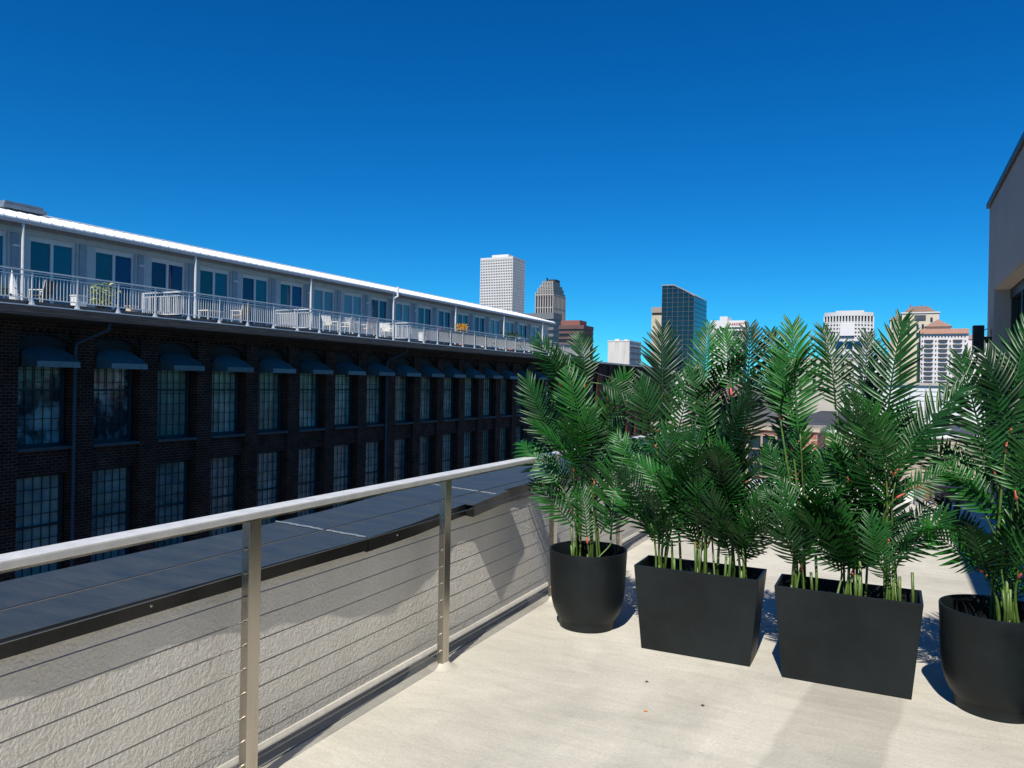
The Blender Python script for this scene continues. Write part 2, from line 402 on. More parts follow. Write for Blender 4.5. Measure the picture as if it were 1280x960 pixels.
# ------------------------------------------------------------------ mesh helpers
class MB:
    def __init__(self):
        self.v, self.f = [], []
    def add(self, vs_, fs_):
        o = len(self.v)
        self.v += [tuple(q) for q in vs_]
        self.f += [tuple(i + o for i in q) for q in fs_]
        return self
    def box(self, x0, x1, y0, y1, z0, z1):
        if x0 > x1: x0, x1 = x1, x0
        if y0 > y1: y0, y1 = y1, y0
        if z0 > z1: z0, z1 = z1, z0
        return self.add([(x0, y0, z0), (x1, y0, z0), (x1, y1, z0), (x0, y1, z0),
                         (x0, y0, z1), (x1, y0, z1), (x1, y1, z1), (x0, y1, z1)],
                        [(0, 3, 2, 1), (4, 5, 6, 7), (0, 1, 5, 4), (1, 2, 6, 5), (2, 3, 7, 6), (3, 0, 4, 7)])
    def frustum(self, lo, hi, z0, z1):
        """lo, hi = (x0, x1, y0, y1) at z0 and z1."""
        a, b, c, d = lo; e, f_, g, h = hi
        return self.add([(a, c, z0), (b, c, z0), (b, d, z0), (a, d, z0), (e, g, z1), (f_, g, z1), (f_, h, z1), (e, h, z1)],
                        [(0, 3, 2, 1), (4, 5, 6, 7), (0, 1, 5, 4), (1, 2, 6, 5), (2, 3, 7, 6), (3, 0, 4, 7)])
    def prism(self, pts, axis, a0, a1):
        """pts: 2D outline; axis 'X': pts are (y, z); 'Y': (x, z); 'Z': (x, y)."""
        def P(q, a):
            return {'X': (a, q[0], q[1]), 'Y': (q[0], a, q[1]), 'Z': (q[0], q[1], a)}[axis]
        n_ = len(pts)
        vs_ = [P(q, a0) for q in pts] + [P(q, a1) for q in pts]
        fs_ = [tuple(range(n_))[::-1], tuple(range(n_, 2 * n_))]
        fs_ += [(i, (i + 1) % n_, n_ + (i + 1) % n_, n_ + i) for i in range(n_)]
        return self.add(vs_, fs_)
    def tube(self, path, r, n_=8, cap=True):
        path = [Vector(q) for q in path]
        rs = r if isinstance(r, (list, tuple)) else [r] * len(path)
        rings = []
        u = None
        for i, q in enumerate(path):
            t = (path[min(i + 1, len(path) - 1)] - path[max(i - 1, 0)]).normalized()
            if u is None:
                u = t.orthogonal().normalized()
            u = (u - t * u.dot(t)).normalized()
            w = t.cross(u)
            rings.append([q + (u * cos(2 * pi * k / n_) + w * sin(2 * pi * k / n_)) * rs[i] for k in range(n_)])
        vs_ = [p_ for rg in rings for p_ in rg]
        fs_ = []
        for i in range(len(rings) - 1):
            for k in range(n_):
                fs_.append((i * n_ + k, i * n_ + (k + 1) % n_, (i + 1) * n_ + (k + 1) % n_, (i + 1) * n_ + k))
        if cap:
            fs_.append(tuple(range(n_))[::-1])
            fs_.append(tuple((len(rings) - 1) * n_ + k for k in range(n_)))
        return self.add(vs_, fs_)
    def lathe(self, prof, cx, cy, n_=48):
        vs_, fs_ = [], []
        for (r, z) in prof:
            for k in range(n_):
                a = 2 * pi * k / n_
                vs_.append((cx + r * cos(a), cy + r * sin(a), z))
        for i in range(len(prof) - 1):
            for k in range(n_):
                fs_.append((i * n_ + k, i * n_ + (k + 1) % n_, (i + 1) * n_ + (k + 1) % n_, (i + 1) * n_ + k))
        return self.add(vs_, fs_)
    def build(self, name, material, parent=None, origin=None, bevel=0, smooth=False):
        """One mesh object. Vertices are world positions; origin (or the parent's) becomes the object's own."""
        pw = Vector(parent['_o']) if parent is not None else Vector((0, 0, 0))
        og = Vector(origin) if origin is not None else pw
        me = bpy.data.meshes.new(name)
        me.from_pydata([tuple(Vector(q) - og) for q in self.v], [], self.f)
        me.materials.append(material)
        me.update()
        bm = bmesh.new(); bm.from_mesh(me)
        bmesh.ops.recalc_face_normals(bm, faces=bm.faces)
        if bevel:
            ed = [e for e in bm.edges if len(e.link_faces) == 2 and e.calc_face_angle(0) > 0.6]
            bmesh.ops.bevel(bm, geom=ed, offset=bevel, segments=2, affect='EDGES', profile=0.6)
        if smooth:
            for f_ in bm.faces: f_.smooth = True
            if smooth == 'auto':
                for e in bm.edges:
                    if len(e.link_faces) == 2 and e.calc_face_angle(0) > 0.7: e.smooth = False
        bm.to_mesh(me); bm.free()
        o = bpy.data.objects.new(name, me)
        COL.objects.link(o)
        o['_o'] = tuple(og)
        if parent is not None:
            o.parent = parent
        o.location = og - pw
        return o

def tag(o, label, cat, group=None, kind=None):
    o['label'] = label; o['category'] = cat
    if group: o['group'] = group
    if kind: o['kind'] = kind
    return o

def struct(o):
    o['kind'] = 'structure'
    return o

def thing(name, label, cat, loc=(0, 0, 0), group=None):
    o = bpy.data.objects.new(name, None)
    o.empty_display_size = 0.2
    COL.objects.link(o)
    o.location = loc
    o['_o'] = tuple(loc)
    return tag(o, label, cat, group)

def dup(src, parent, world_loc):
    """A linked copy of a mesh object with its children, put at world_loc under parent."""
    c = src.copy()
    COL.objects.link(c)
    c.parent = parent
    c.location = Vector(world_loc) - Vector(parent['_o'])
    c['_o'] = tuple(world_loc)
    for ch in src.children:
        d = ch.copy(); COL.objects.link(d); d.parent = c
        d['_o'] = tuple(Vector(world_loc) + ch.location)
    return c

# ================================================================== SETTING
rnd = random.Random(11)
GZ = -18.0
struct(MB().add([(-6000, -3000, GZ), (6000, -3000, GZ), (6000, 9000, GZ), (-6000, 9000, GZ)], [(0, 1, 2, 3)])
       .build('city_ground', mat('city_ground', (0.11, 0.105, 0.10), 0.95, var=0.5, vscale=0.02)))
struct(MB().box(-22.5, -5.5, -300, 400, GZ + 0.001, GZ + 0.006).build('street', mat('asphalt', (0.05, 0.05, 0.052), 0.9, var=0.3, vscale=0.5)))
deck = struct(MB().box(-2.95, 4.0, -6.0, 12.35, GZ + 0.01, 0.0).build('terrace_deck', M['deck']))

# ------------------------------------------------------------------ parapet
AZ = -2.385                                         # inner face of the parapet
par = thing('parapet_wall', 'low white stucco parapet wall with dark metal coping behind the cable railing', 'wall', (-2.65, 3, 0))
wallb = MB()
ys = [-6 + 0.06 * i for i in range(307)]
zs = [0.0, 0.08, 0.2, 0.35, 0.5, 0.65, 0.742]
def wavy(y, z):
    return AZ + 0.004 * sin(2.3 * y + 5 * z) * sin(1.1 * y - 3 * z + 1)
vs_, fs_ = [], []
for y in ys:
    for z in zs:
        vs_.append((wavy(y, z), y, z))
nz_ = len(zs)
for i in range(len(ys) - 1):
    for j in range(nz_ - 1):
        fs_.append((i * nz_ + j, (i + 1) * nz_ + j, (i + 1) * nz_ + j + 1, i * nz_ + j + 1))
wallb.add(vs_, fs_)
wallb.add([(AZ, -6, 0), (-2.94, -6, 0), (-2.94, -6, 0.74), (AZ, -6, 0.74), (AZ, ys[-1], 0), (-2.94, ys[-1], 0), (-2.94, ys[-1], 0.74), (AZ, ys[-1], 0.74)],
          [(0, 1, 2, 3), (4, 7, 6, 5), (1, 5, 6, 2), (3, 2, 6, 7)])
wallb.build('wall', M['stucco'], par, smooth='auto')
# cant strip at the foot
MB().prism([(AZ - 0.01, 0.026), (AZ + 0.006, 0.022), (AZ + 0.016, 0.006), (AZ + 0.020, 0.001), (AZ - 0.01, 0.001)], 'Y', -5.99, 12.3).build(
    'cant_strip', mat('cant_paint', (0.55, 0.52, 0.46), 0.8, var=0.08, vscale=6, bump=0.4, bscale=18), par)

ds = MB()  # dark grey strip laid on the deck to deepen the handrail's shadow
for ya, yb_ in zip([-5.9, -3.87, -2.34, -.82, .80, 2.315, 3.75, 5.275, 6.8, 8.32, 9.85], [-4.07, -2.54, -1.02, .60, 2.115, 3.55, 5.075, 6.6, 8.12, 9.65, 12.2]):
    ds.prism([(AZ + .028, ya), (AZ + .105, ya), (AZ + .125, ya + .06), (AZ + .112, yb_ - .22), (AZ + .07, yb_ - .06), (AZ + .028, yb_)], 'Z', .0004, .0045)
ds.build('rail_shadow_strip', mat('rail_shadow_grey', (.20, .215, .215), .75, var=.2, vscale=8), par)

def lerp_tab(tab, t):
    for (a, va), (b, vb) in zip(tab, tab[1:]):
        if t <= b:
            k = max(0, (t - a) / (b - a)); return va + (vb - va) * k
    return tab[-1][1]
OVER = [(-6, .013), (1.2, .016), (2.1, .024), (2.7, .034), (3.14, .046), (3.45, .040), (3.7, .029), (3.95, .021), (4.165, .022), (4.17, .078), (4.72, .050)]
TOP = [(-6, .783), (3.1, .783), (3.6, .79), (4.2, .815), (4.72, .835)]
def coping(y0, y1, over, top, face, name='coping'):
    n_ = max(2, int((y1 - y0) / 0.06))
    top_v, edge_v = [], []
    T_, E_ = MB(), MB()
    tv, ev = [], []
    for i in range(n_ + 1):
        y = y0 + (y1 - y0) * i / n_
        o_, t_ = over(y), top(y)
        x = AZ + o_
        w = 0.0025 * sin(9 * y) + 0.002 * sin(23 * y)
        tv += [(-3.0, y, t_ + 0.008), (-2.7, y, t_ + 0.004 + w), (x - 0.006, y, t_), (x - 0.006, y, t_ - 0.004), (-3.0, y, t_ - 0.004)]
        ev += [(x, y, t_ + 0.003), (x + w * 0.6, y, t_ - face), (x - 0.012, y, t_ - face - 0.004), (AZ - 0.02, y, t_ - face + 0.004), (x - 0.005, y, t_ - 0.004)]
    k = 5
    for i in range(n_):
        for j in range(k):
            q = (i * k + j, i * k + (j + 1) % k, (i + 1) * k + (j + 1) % k, (i + 1) * k + j)
            T_.f.append(q); E_.f.append(q)
    for B_, V_ in ((T_, tv), (E_, ev)):
        B_.v = V_
        B_.f.append(tuple(range(k))); B_.f.append(tuple(n_ * k + j for j in range(k)))
    c = T_.build(name, M['coping'], par, smooth='auto')
    e = E_.build('coping_edge', M['coping_edge'], c, smooth='auto')
    # outer skirt
    MB().box(-3.0, -2.985, y0 + 0.002, y1 - 0.002, .60, top(y0) - 0.005).build('outer_skirt', M['coping_edge'], c)
    return c
coping(-6.0, 0.0, lambda y: lerp_tab(OVER, y), lambda y: lerp_tab(TOP, y), .058)
coping(0.006, 3.137, lambda y: lerp_tab(OVER, y), lambda y: lerp_tab(TOP, y), .058)
coping(3.143, 4.164, lambda y: lerp_tab(OVER, y), lambda y: lerp_tab(TOP, y), .068)
coping(4.171, 4.72, lambda y: lerp_tab(OVER, y), lambda y: lerp_tab(TOP, y), .072)
coping(4.726, 12.3, lambda y: .004, lambda y: .835, .095)
for (a, b, z) in ((3.14, 3.20, .786), (4.56, 4.70, .8285)):
    sb = MB()
    for i in range(12):
        x0 = AZ + .03 - 0.0535 * i
        ya = a + (b - a) * i / 12 + 0.003 * sin(i * 2.1)
        sb.box(x0 - 0.055, x0, ya - 0.004, ya + 0.004 + 0.002 * sin(i), z + 0.002 + 0.0007 * i, z + 0.0065 + 0.0007 * i)
    sb.build('joint_sealant', M['sealant'], par)
rv = MB()
for y in (1.9, 3.4):
    rv.lathe([(0.0, 0.004), (0.004, 0.003), (0.006, 0)], 0, 0, 8)
    rv.v[-24:] = [(AZ + lerp_tab(OVER, y) + q[2], y + q[0], .755 + q[1]) for q in rv.v[-24:]]
rv.build('screw_head', M['steel'], par)

# ------------------------------------------------------------------ cable railing
RX = -2.20
rail = thing('cable_railing', 'stainless steel post and cable railing running along the stucco parapet', 'railing', (RX, 5, 0))
MB().box(RX - 0.044, RX + 0.046, -4.2, 11.93, 1.042, 1.070).build('handrail', M['rail_steel'], rail, bevel=0.006)
MB().box(RX - 0.012, RX + 0.012, -4.2, 11.9, 1.028, 1.0425).build('rail_flange', M['steel'], rail)
post_ys = [-3.97, -2.44, -0.92, 0.70, 2.215, 3.65, 5.175, 6.70, 8.22, 9.75, 11.28]
CZ = [0.093 + 0.0925 * i for i in range(10)]
post0 = None
for y in post_ys:
    if post0 is None:
        post0 = MB().box(RX - 0.019, RX + 0.019, y - 0.031, y + 0.031, 0.012, 1.029)
        fer = post0
        for z in CZ:
            fer.tube([(RX, y - 0.040, z), (RX, y - 0.030, z)], 0.0065, 8)
            fer.tube([(RX, y + 0.030, z), (RX, y + 0.036, z)], 0.0065, 8)
        post0 = post0.build('post', M['steel'], rail, origin=(RX, y, 0), bevel=0.0015)
        fm = MB()
        fr_ = []
        fm.lathe([(0.085, 0.0005), (0.062, 0.006), (0.045, 0.016), (0.036, 0.026), (0.0, 0.028)], RX, y, 20)
        foot = fm.build('post_footing', M['deck'], post0, smooth=True)
    else:
        dup(post0, rail, (RX, y, 0))
for z in CZ:
    pts = []
    for i in range(160):
        y = -4.1 + 0.1 * i
        ph = (y - 0.60) / 1.525
        sag = 0.0025 * abs(sin(pi * ph))
        pts.append((RX, y, z - sag))
    MB().tube(pts, 0.0027, 6).build('cable', M['cable'], rail, smooth=True)

# railing that closes the far end of the terrace
endr = thing('cable_railing', 'short far railing closing the end of the terrace beside the taupe wall', 'railing', (0.6, 11.95, 0))
MB().box(0.50, 4.0, 11.93, 12.0, 1.035, 1.068).build('handrail', M['rail_steel'], endr, bevel=0.006)
ep = MB().box(0.51, 0.55, 11.93, 11.98, 0.0, 1.034).build('post', M['steel'], endr, origin=(0.53, 11.95, 0), bevel=0.004)
for x in (2.0, 3.5):
    dup(ep, endr, (x, 11.95, 0))
for z in CZ:
    MB().tube([(0.53, 11.955, z), (3.98, 11.955, z)], 0.003, 6).build('cable', M['cable'], endr)
ce = thing('concrete_curb', 'low white curb block at the far end of the terrace left of the steel post', 'curb', (0, 11.9, 0))
MB().box(-2.32, 0.30, 11.95, 12.3, 0.001, 0.15).build('curb_top', M['white_paint'], ce, bevel=0.01)
MB().box(0.302, 0.42, 11.80, 12.3, 0.001, 0.17).build('shaded_end', mat('shaded_end_grey', (0.25, 0.25, 0.26), 0.8), ce, bevel=0.006)  # shaded right side of the white curb, given as a grey colour

# ------------------------------------------------------------------ building on the right
WX = 1.10
rb = thing('penthouse_building', 'taupe stucco building wall with black roof edge on the right of the terrace', 'building', (2.5, 4, 0))
wb = MB()
JY, HZ = 11.02, 2.82
wb.box(WX, 4.0, JY, 11.72, 0.002, 3.95)
wb.box(WX, 4.0, 5.2, JY - 0.001, HZ, 3.95)
wb.box(WX, 4.0, -6.0, 5.199, 0.002, 3.95)
wb.build('wall', M['wall_taupe'], rb)
MB().box(WX - 0.035, 4.03, -6.0, 11.755, 3.952, 4.02).build('roof_edge', M['trim_black'], rb, bevel=0.006)
MB().box(WX + 0.24, WX + 0.30, 5.21, JY - 0.01, 0.004, HZ - 0.004).build('door_glass', M['door_glass'], rb)
fb = MB()
for y in (5.24, 6.6, 8.0, 9.4, 10.1, 10.93):
    fb.box(WX + 0.17, WX + 0.235, y - 0.035, y + 0.035, 0.005, HZ - 0.01)
fb.box(WX + 0.165, WX + 0.23, 5.21, JY - 0.01, HZ - 0.13, HZ - 0.012)
fb.box(WX + 0.165, WX + 0.23, 5.21, JY - 0.01, 0.005, 0.12)
fb.box(WX + 0.172, WX + 0.228, 9.4, 10.93, 1.86, 1.92)
fb.build('door_frame', M['trim_black'], rb)
MB().box(WX + 0.02, WX + 0.16, 5.201, JY - 0.003, HZ - 0.012, HZ - 0.003).build('lintel_soffit_lit', mat('lintel_soffit_lit', (0.42, 0.37, 0.31), 0.8), rb)  # lighter brown colour stands in for deck bounce light under the lintel
sc = thing('wall_lamp', 'black box sconce mounted on the far corner of the taupe wall', 'lamp', (0.96, 11.25, 2.05))
MB().box(0.895, 1.015, 11.13, 11.27, 2.05, 2.39).build('lamp_box', M['black'], sc, bevel=0.006)
MB().box(1.012, WX + 0.004, 11.17, 11.23, 2.17, 2.25).build('bracket', M['black'], sc)
MB().tube([(1.01, 11.2, 2.33), (1.05, 11.2, 2.35), (1.085, 11.2, 2.34), (WX + .002, 11.2, 2.27)], 0.006, 6).build('conduit', M['steel'], sc)

# ================================================================== BRICK MILL BUILDING ON THE LEFT
FX = -25.0
bb = thing('brick_building', 'long dark brick mill building with white roofed penthouse and railed balcony', 'building', (FX, 34, GZ))
Y0, Y1 = 4.2, 64.3
BAY = 2.6
centers = [15.95 + BAY * k for k in range(-4, 19)]
def arch_pts(c, w, spring, rise, n_=14):
    return [(c - w / 2 * cos(pi * i / n_), spring + rise * sin(pi * i / n_)) for i in range(n_ + 1)]
W = MB()
OW = 1.86
edges = [Y0] + [c for c in centers] + [Y1]
prev = Y0
for c in centers + [None]:
    nxt = (c - OW / 2) if c is not None else Y1
    W.box(FX - 0.6, FX, prev, nxt, GZ, 3.02)               # pier
    if c is not None:
        a, b_ = c - OW / 2, c + OW / 2
        W.box(FX - 0.6, FX - 0.13, a, b_, GZ, -5.40)
        W.box(FX - 0.6, FX - 0.13, a, b_, -1.76, -0.96)
        pts = arch_pts(c, OW, 2.42, 0.46)
        W.prism([(a, 3.02)] + pts + [(b_, 3.02)], 'X', FX - 0.6, FX - 0.13)
        prev = b_
W.box(FX - 0.6, FX + 0.06, Y0, Y1, 3.021, 3.13)
W.box(FX - 0.6, FX + 0.14, Y0, Y1, 3.131, 3.24)
W.box(FX - 0.6, FX + 0.08, Y0, Y1, 3.241, 3.36)
i = 0
y = Y0 + 0.1
while y < Y1 - 0.2:
    W.box(FX + 0.001, FX + 0.055, y, y + 0.12, 2.92, 3.02); y += 0.26
W.box(-37.5, FX - 0.62, Y0, Y1, GZ, 3.38)
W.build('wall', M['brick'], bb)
arcb = MB()
for c in centers:
    for kk, (r0, r1, dx) in enumerate(((0.0, 0.11, 0.02), (0.115, 0.22, 0.045))):
        pi_ = arch_pts(c, OW + 2 * r0, 2.42, 0.46 + r0); po = arch_pts(c, OW + 2 * r1, 2.42, 0.46 + r1)
        if kk == 0:
            arcb.prism(pi_ + po[::-1], 'X', FX - 0.129, FX - 0.129 + dx)
arcb.build('arch_brickwork', brick_mat('arch_brick', (0.045, 0.022, 0.018), (0.030, 0.016, 0.014), (0.09, 0.08, 0.075)), bb)

def sash(y, z0, z1, cols, rows, meet, w=1.70, x=None):
    """Steel sash window, origin at its middle; returns window mesh builder and pane builder."""
    x = FX - 0.42 if x is None else x
    g = MB()
    a, b_ = y - w / 2, y + w / 2
    g.box(x - .04, x + .05, a, a + .10, z0, z1); g.box(x - .04, x + .05, b_ - .12, b_, z0, z1)
    g.box(x - .04, x + .05, a + .101, b_ - .121, z0, z0 + .10); g.box(x - .04, x + .05, a + .101, b_ - .121, z1 - .08, z1)
    g.box(x - .03, x + .035, a + .102, b_ - .122, meet - .035, meet + .035)
    ia, ib = a + .10, b_ - .12
    for k in range(1, cols):
        yy = ia + (ib - ia) * k / cols
        g.box(x - .012, x + .018, yy - .011, yy + .011, z0 + .10, z1 - .08)
    for k in range(1, rows):
        zz = z0 + .1 + (z1 - z0 - .18) * k / rows
        if abs(zz - meet) < .09: continue
        g.box(x - .010, x + .016, ia, ib, zz - .011, zz + .011)
    pn = MB().box(x - .055, x - .045, a + .01, b_ - .01, z0 + .01, z1 - .01)
    return g, pn
w1 = w2 = None
def put_window(src, c, z, parent, mk):
    if src is None:
        return mk()
    dup(src, parent, (FX - 0.4, c, z))
    return src
def make_upper(c):
    g, pn = sash(c, -0.85, 2.20, 5, 7, 1.03)
    o = g.build('window', M['steel_sash'], bb, origin=(FX - 0.4, c, -0.85))
    pn.build('pane', M['pane'], o)
    MB().box(FX - .5, FX - .30, c - .85, c + .85, 2.201, 2.92).build('arch_panel', M['fascia_dark'], o)
    MB().box(FX - .44, FX + .03, c - OW / 2 + .01, c + OW / 2 - .01, -0.955, -0.852).build('sill', M['sill'], o, bevel=0.01)
    return o
def make_lower(c):
    g, pn = sash(c, -5.29, -1.77, 5, 8, -3.5)
    o = g.build('window', M['steel_sash'], bb, origin=(FX - 0.4, c, -5.29))
    pn.build('pane', M['pane_row'], o)
    MB().box(FX - .44, FX + .03, c - OW / 2 + .01, c + OW / 2 - .01, -5.395, -5.292).build('sill', M['sill'], o, bevel=0.01)
    return o
for c in centers:
    w1 = put_window(w1, c, -0.85, bb, lambda: make_upper(c))
    w2 = put_window(w2, c, -5.29, bb, lambda: make_lower(c))
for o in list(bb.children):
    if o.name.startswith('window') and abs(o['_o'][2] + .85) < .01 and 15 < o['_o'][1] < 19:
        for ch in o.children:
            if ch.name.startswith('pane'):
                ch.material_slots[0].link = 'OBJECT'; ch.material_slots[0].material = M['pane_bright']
# awnings
aw0 = None
for c in centers:
    if aw0 is None:
        A = MB()
        n_ = 16
        xw, xf, hw = FX - 0.10, FX + 0.62, 0.80
        back = [(xw, c - hw * cos(pi * i / n_), 2.22 + 0.26 * sin(pi * i / n_)) for i in range(n_ + 1)]
        mid = [(xw + 0.36, c - (hw - .03) * cos(pi * i / n_), 2.14 + 0.15 * sin(pi * i / n_)) for i in range(n_ + 1)]
        front = [(xf, c - (hw - .08) * cos(pi * i / n_), 1.975 + 0.010 * sin(pi * i / n_)) for i in range(n_ + 1)]
        vs_ = back + mid + front
        k = n_ + 1
        fs_ = [(r_ * k + i, r_ * k + i + 1, (r_ + 1) * k + i + 1, (r_ + 1) * k + i) for r_ in (0, 1) for i in range(n_)]
        A.add(vs_, fs_)
        for s_ in (0, n_):
            A.add([back[s_], mid[s_], front[s_], (xf, front[s_][1], 1.80), (xw, back[s_][1], 1.80)], [(0, 1, 2, 3, 4)])
        aw0 = A.build('awning', M['awning'], bb, origin=(FX, c, 2.0), smooth='auto')
        MB().box(xf - .004, xf + .012, front[0][1], front[-1][1], 1.795, 1.988).build('valance', M['awning_edge'], aw0)
    else:
        dup(aw0, bb, (FX, c, 2.0))
# balcony slab and gutter line
BX = -23.9
MB().box(-28.6, BX - 0.02, Y0, Y1, 3.40, 3.66).build('balcony_slab', M['fascia_dark'], bb)
MB().box(-28.6, BX - 0.2, Y0, Y1, 3.661, 3.83).build('balcony_deck', M['balcony_floor'], bb)
fb = MB()
fb.prism([(BX - .019, 3.36), (BX + .05, 3.34), (BX + .118, 3.37), (BX + .117, 3.475), (BX + .104, 3.48), (BX + .098, 3.655), (BX - .019, 3.655)], 'Y', Y0, Y1)
fb.build('fascia', M['fascia'], bb)
MB().box(BX - .19, BX + .100, Y0, Y1, 3.660, 3.697).build('edge_flashing', M['white_metal'], bb)
MB().prism([(-24.9, 3.361), (-24.86, 3.24), (BX - .25, 3.30), (BX - .02, 3.395), (-24.9, 3.395)], 'Y', Y0, Y1).build('soffit', M['fascia_dark'], bb)
# balcony railing: posts and panels
PX = BX - 0.09
py = [14.78 + 1.486 * n_ for n_ in range(-7, 34)]
po0 = pn0 = sc0 = None
for i, y in enumerate(py):
    if y > Y1: break
    if po0 is None:
        po0 = MB().box(PX - .022, PX + .022, y - .022, y + .022, 3.70, 4.76).prism(
            [(y - .10, 3.70), (y + .10, 3.70), (y + .022, 3.93), (y - .022, 3.93)], 'X', PX - .012, PX + .012).box(
            PX - .07, PX + .07, y - .12, y + .12, 3.698, 3.712).build('railing_post', M['white_metal'], bb, origin=(PX, y, 3.7))
    else:
        dup(po0, bb, (PX, y, 3.7))
    if i + 1 < len(py) and py[i + 1] < Y1:
        if pn0 is None:
            g = MB().box(PX - .03, PX + .03, y, y + 1.486, 4.745, 4.785).box(PX - .015, PX + .015, y + .023, y + 1.463, 4.60, 4.63)
            g.box(PX - .015, PX + .015, y + .023, y + 1.463, 3.90, 3.93)
            for k in range(12):
                yy = y + .12 + k * .1135
                g.box(PX - .008, PX + .008, yy - .008, yy + .008, 3.93, 4.60)
            pn0 = g.build('railing_panel', M['white_metal'], bb, origin=(PX, y, 3.7))
        else:
            dup(pn0, bb, (PX, y, 3.7))
        if y > 38.3:
            if sc0 is None:
                sc0 = MB().box(PX - .05, PX - .02, y + .03, y + 1.45, 3.92, 4.59).build('reed_screen', M['reed'], bb, origin=(PX, y, 3.7))
            else:
                dup(sc0, bb, (PX, y, 3.7))
# divider fences across the balcony
def divider(yy, x_in):
    g = MB().box(x_in, PX - .03, yy - .02, yy + .02, 4.76, 4.80).box(x_in, PX - .03, yy - .015, yy + .015, 3.92, 3.95)
    g.box(x_in, PX - .03, yy - .015, yy + .015, 4.62, 4.645)
    x = x_in
    while x < PX - .05:
        g.box(x - .01, x + .01, yy - .01, yy + .01, 3.95, 4.62); x += .105
    g.box(x_in - .025, x_in + .025, yy - .025, yy + .025, 3.83, 4.80)
    g.box(x_in * .5 + PX * .5 - .02, x_in * .5 + PX * .5 + .02, yy - .02, yy + .02, 3.83, 4.76)
    g.build('balcony_divider', M['white_metal'], bb)
for yy, xi in ((20.55, -26.3), (27.75, -26.3), (35.9, -26.2), (50.4, -26.0), (13.0, -26.3)):
    divider(yy, xi)
# penthouse storey
HX = -28.2
wc = [18.16 + 2.56 * j for j in range(-5, 19)]
wc = [c for c in wc if c + .9 < Y1 - .2 and c - .9 > Y0 + .2]
P_ = MB()
prev = Y0
for c in wc + [None]:
    nxt = c - .90 if c is not None else Y1
    P_.box(HX - .25, HX + .02, prev, nxt, 3.832, 6.60)
    if c is not None: prev = c + .90
P_.box(-31.0, HX - .26, Y0, Y1, 3.832, 6.9)
P_.box(HX - .25, HX + .06, Y0, Y1, 6.601, 7.0)
P_.build('penthouse_wall', M['grey_stucco'], bb)
tb = MB()
for a, c in zip(wc, wc[1:]):
    mY = (a + c) / 2
    tb.box(HX + .021, HX + .075, mY - .30, mY - .02, 3.834, 6.59)
tb.box(HX + .061, HX + .10, Y0, Y1, 6.80, 6.98)
tb.build('wall_trim', M['grey_trim'], bb)
kinds = ['teal', 'teal', 'mixed', 'navy', 'teal', 'navy2', 'mixed', 'curtain', 'curtain', 'navy', 'curtain', 'mixed', 'navy', 'teal', 'navy', 'curtain', 'curtain', 'mixed', 'curtain', 'curtain']
G_ = {'t': M['teal_glass'], 'n': M['navy_glass'], 'c': M['curtain_glass']}
pairs = {'teal': 'tt', 'navy': 'nn', 'mixed': 'tn', 'navy2': 'nt', 'curtain': 'cc'}
pf0, glass0 = None, {}
for j, c in enumerate(wc):
    kd = kinds[(j - wc.index(min(wc, key=lambda q: abs(q - 15.6)))) % len(kinds)]
    if pf0 is None:
        g = MB()
        x = HX - .12
        for (ya, yb) in ((-.89, -.80), (-.055, .055), (.80, .89)):
            g.box(x - .03, x + .03, c + ya, c + yb, 3.84, 6.55)
        for (za, zb) in ((3.84, 3.92), (6.42, 6.55)):
            g.box(x - .028, x + .028, c - .80, c + .80, za, zb)
        g.box(x - .02, x + .02, c - .80, c + .80, 5.235, 5.275)
        g.box(x - .03, x + .07, c - .89, c + .89, 6.551, 6.599)
        pf = g.build('sliding_window', M['win_frame'], bb, origin=(HX, c, 3.84))
        pf0 = pf
    else:
        pf = pf0.copy(); COL.objects.link(pf); pf.parent = bb
        pf.location = Vector((HX, c, 3.84)) - Vector(bb['_o']); pf['_o'] = (HX, c, 3.84)
    for s_, kk in zip((-1, 1), pairs[kd]):
        key = (s_, kk)
        if key not in glass0:
            a_, b__ = sorted((c + s_ * .05, c + s_ * .81))
            glass0[key] = MB().box(HX - .15, HX - .145, a_, b__, 3.90, 6.44).build('pane', G_[kk], pf, origin=(HX, c, 3.84))
        else:
            q = glass0[key].copy(); COL.objects.link(q); q.parent = pf; q.location = (0, 0, 0); q['_o'] = pf['_o']
# wall lamps on the piers
wl0 = None
for j in range(1, len(wc), 2):
    y = (wc[j] + wc[j - 1]) / 2 - 0.16
    if wl0 is None:
        wl0 = MB().box(HX + .076, HX + .16, y - .13, y + .13, 6.10, 6.17).build('wall_light', M['white_metal'], bb, origin=(HX, y, 6.1))
    else:
        dup(wl0, bb, (HX, y, 6.1))
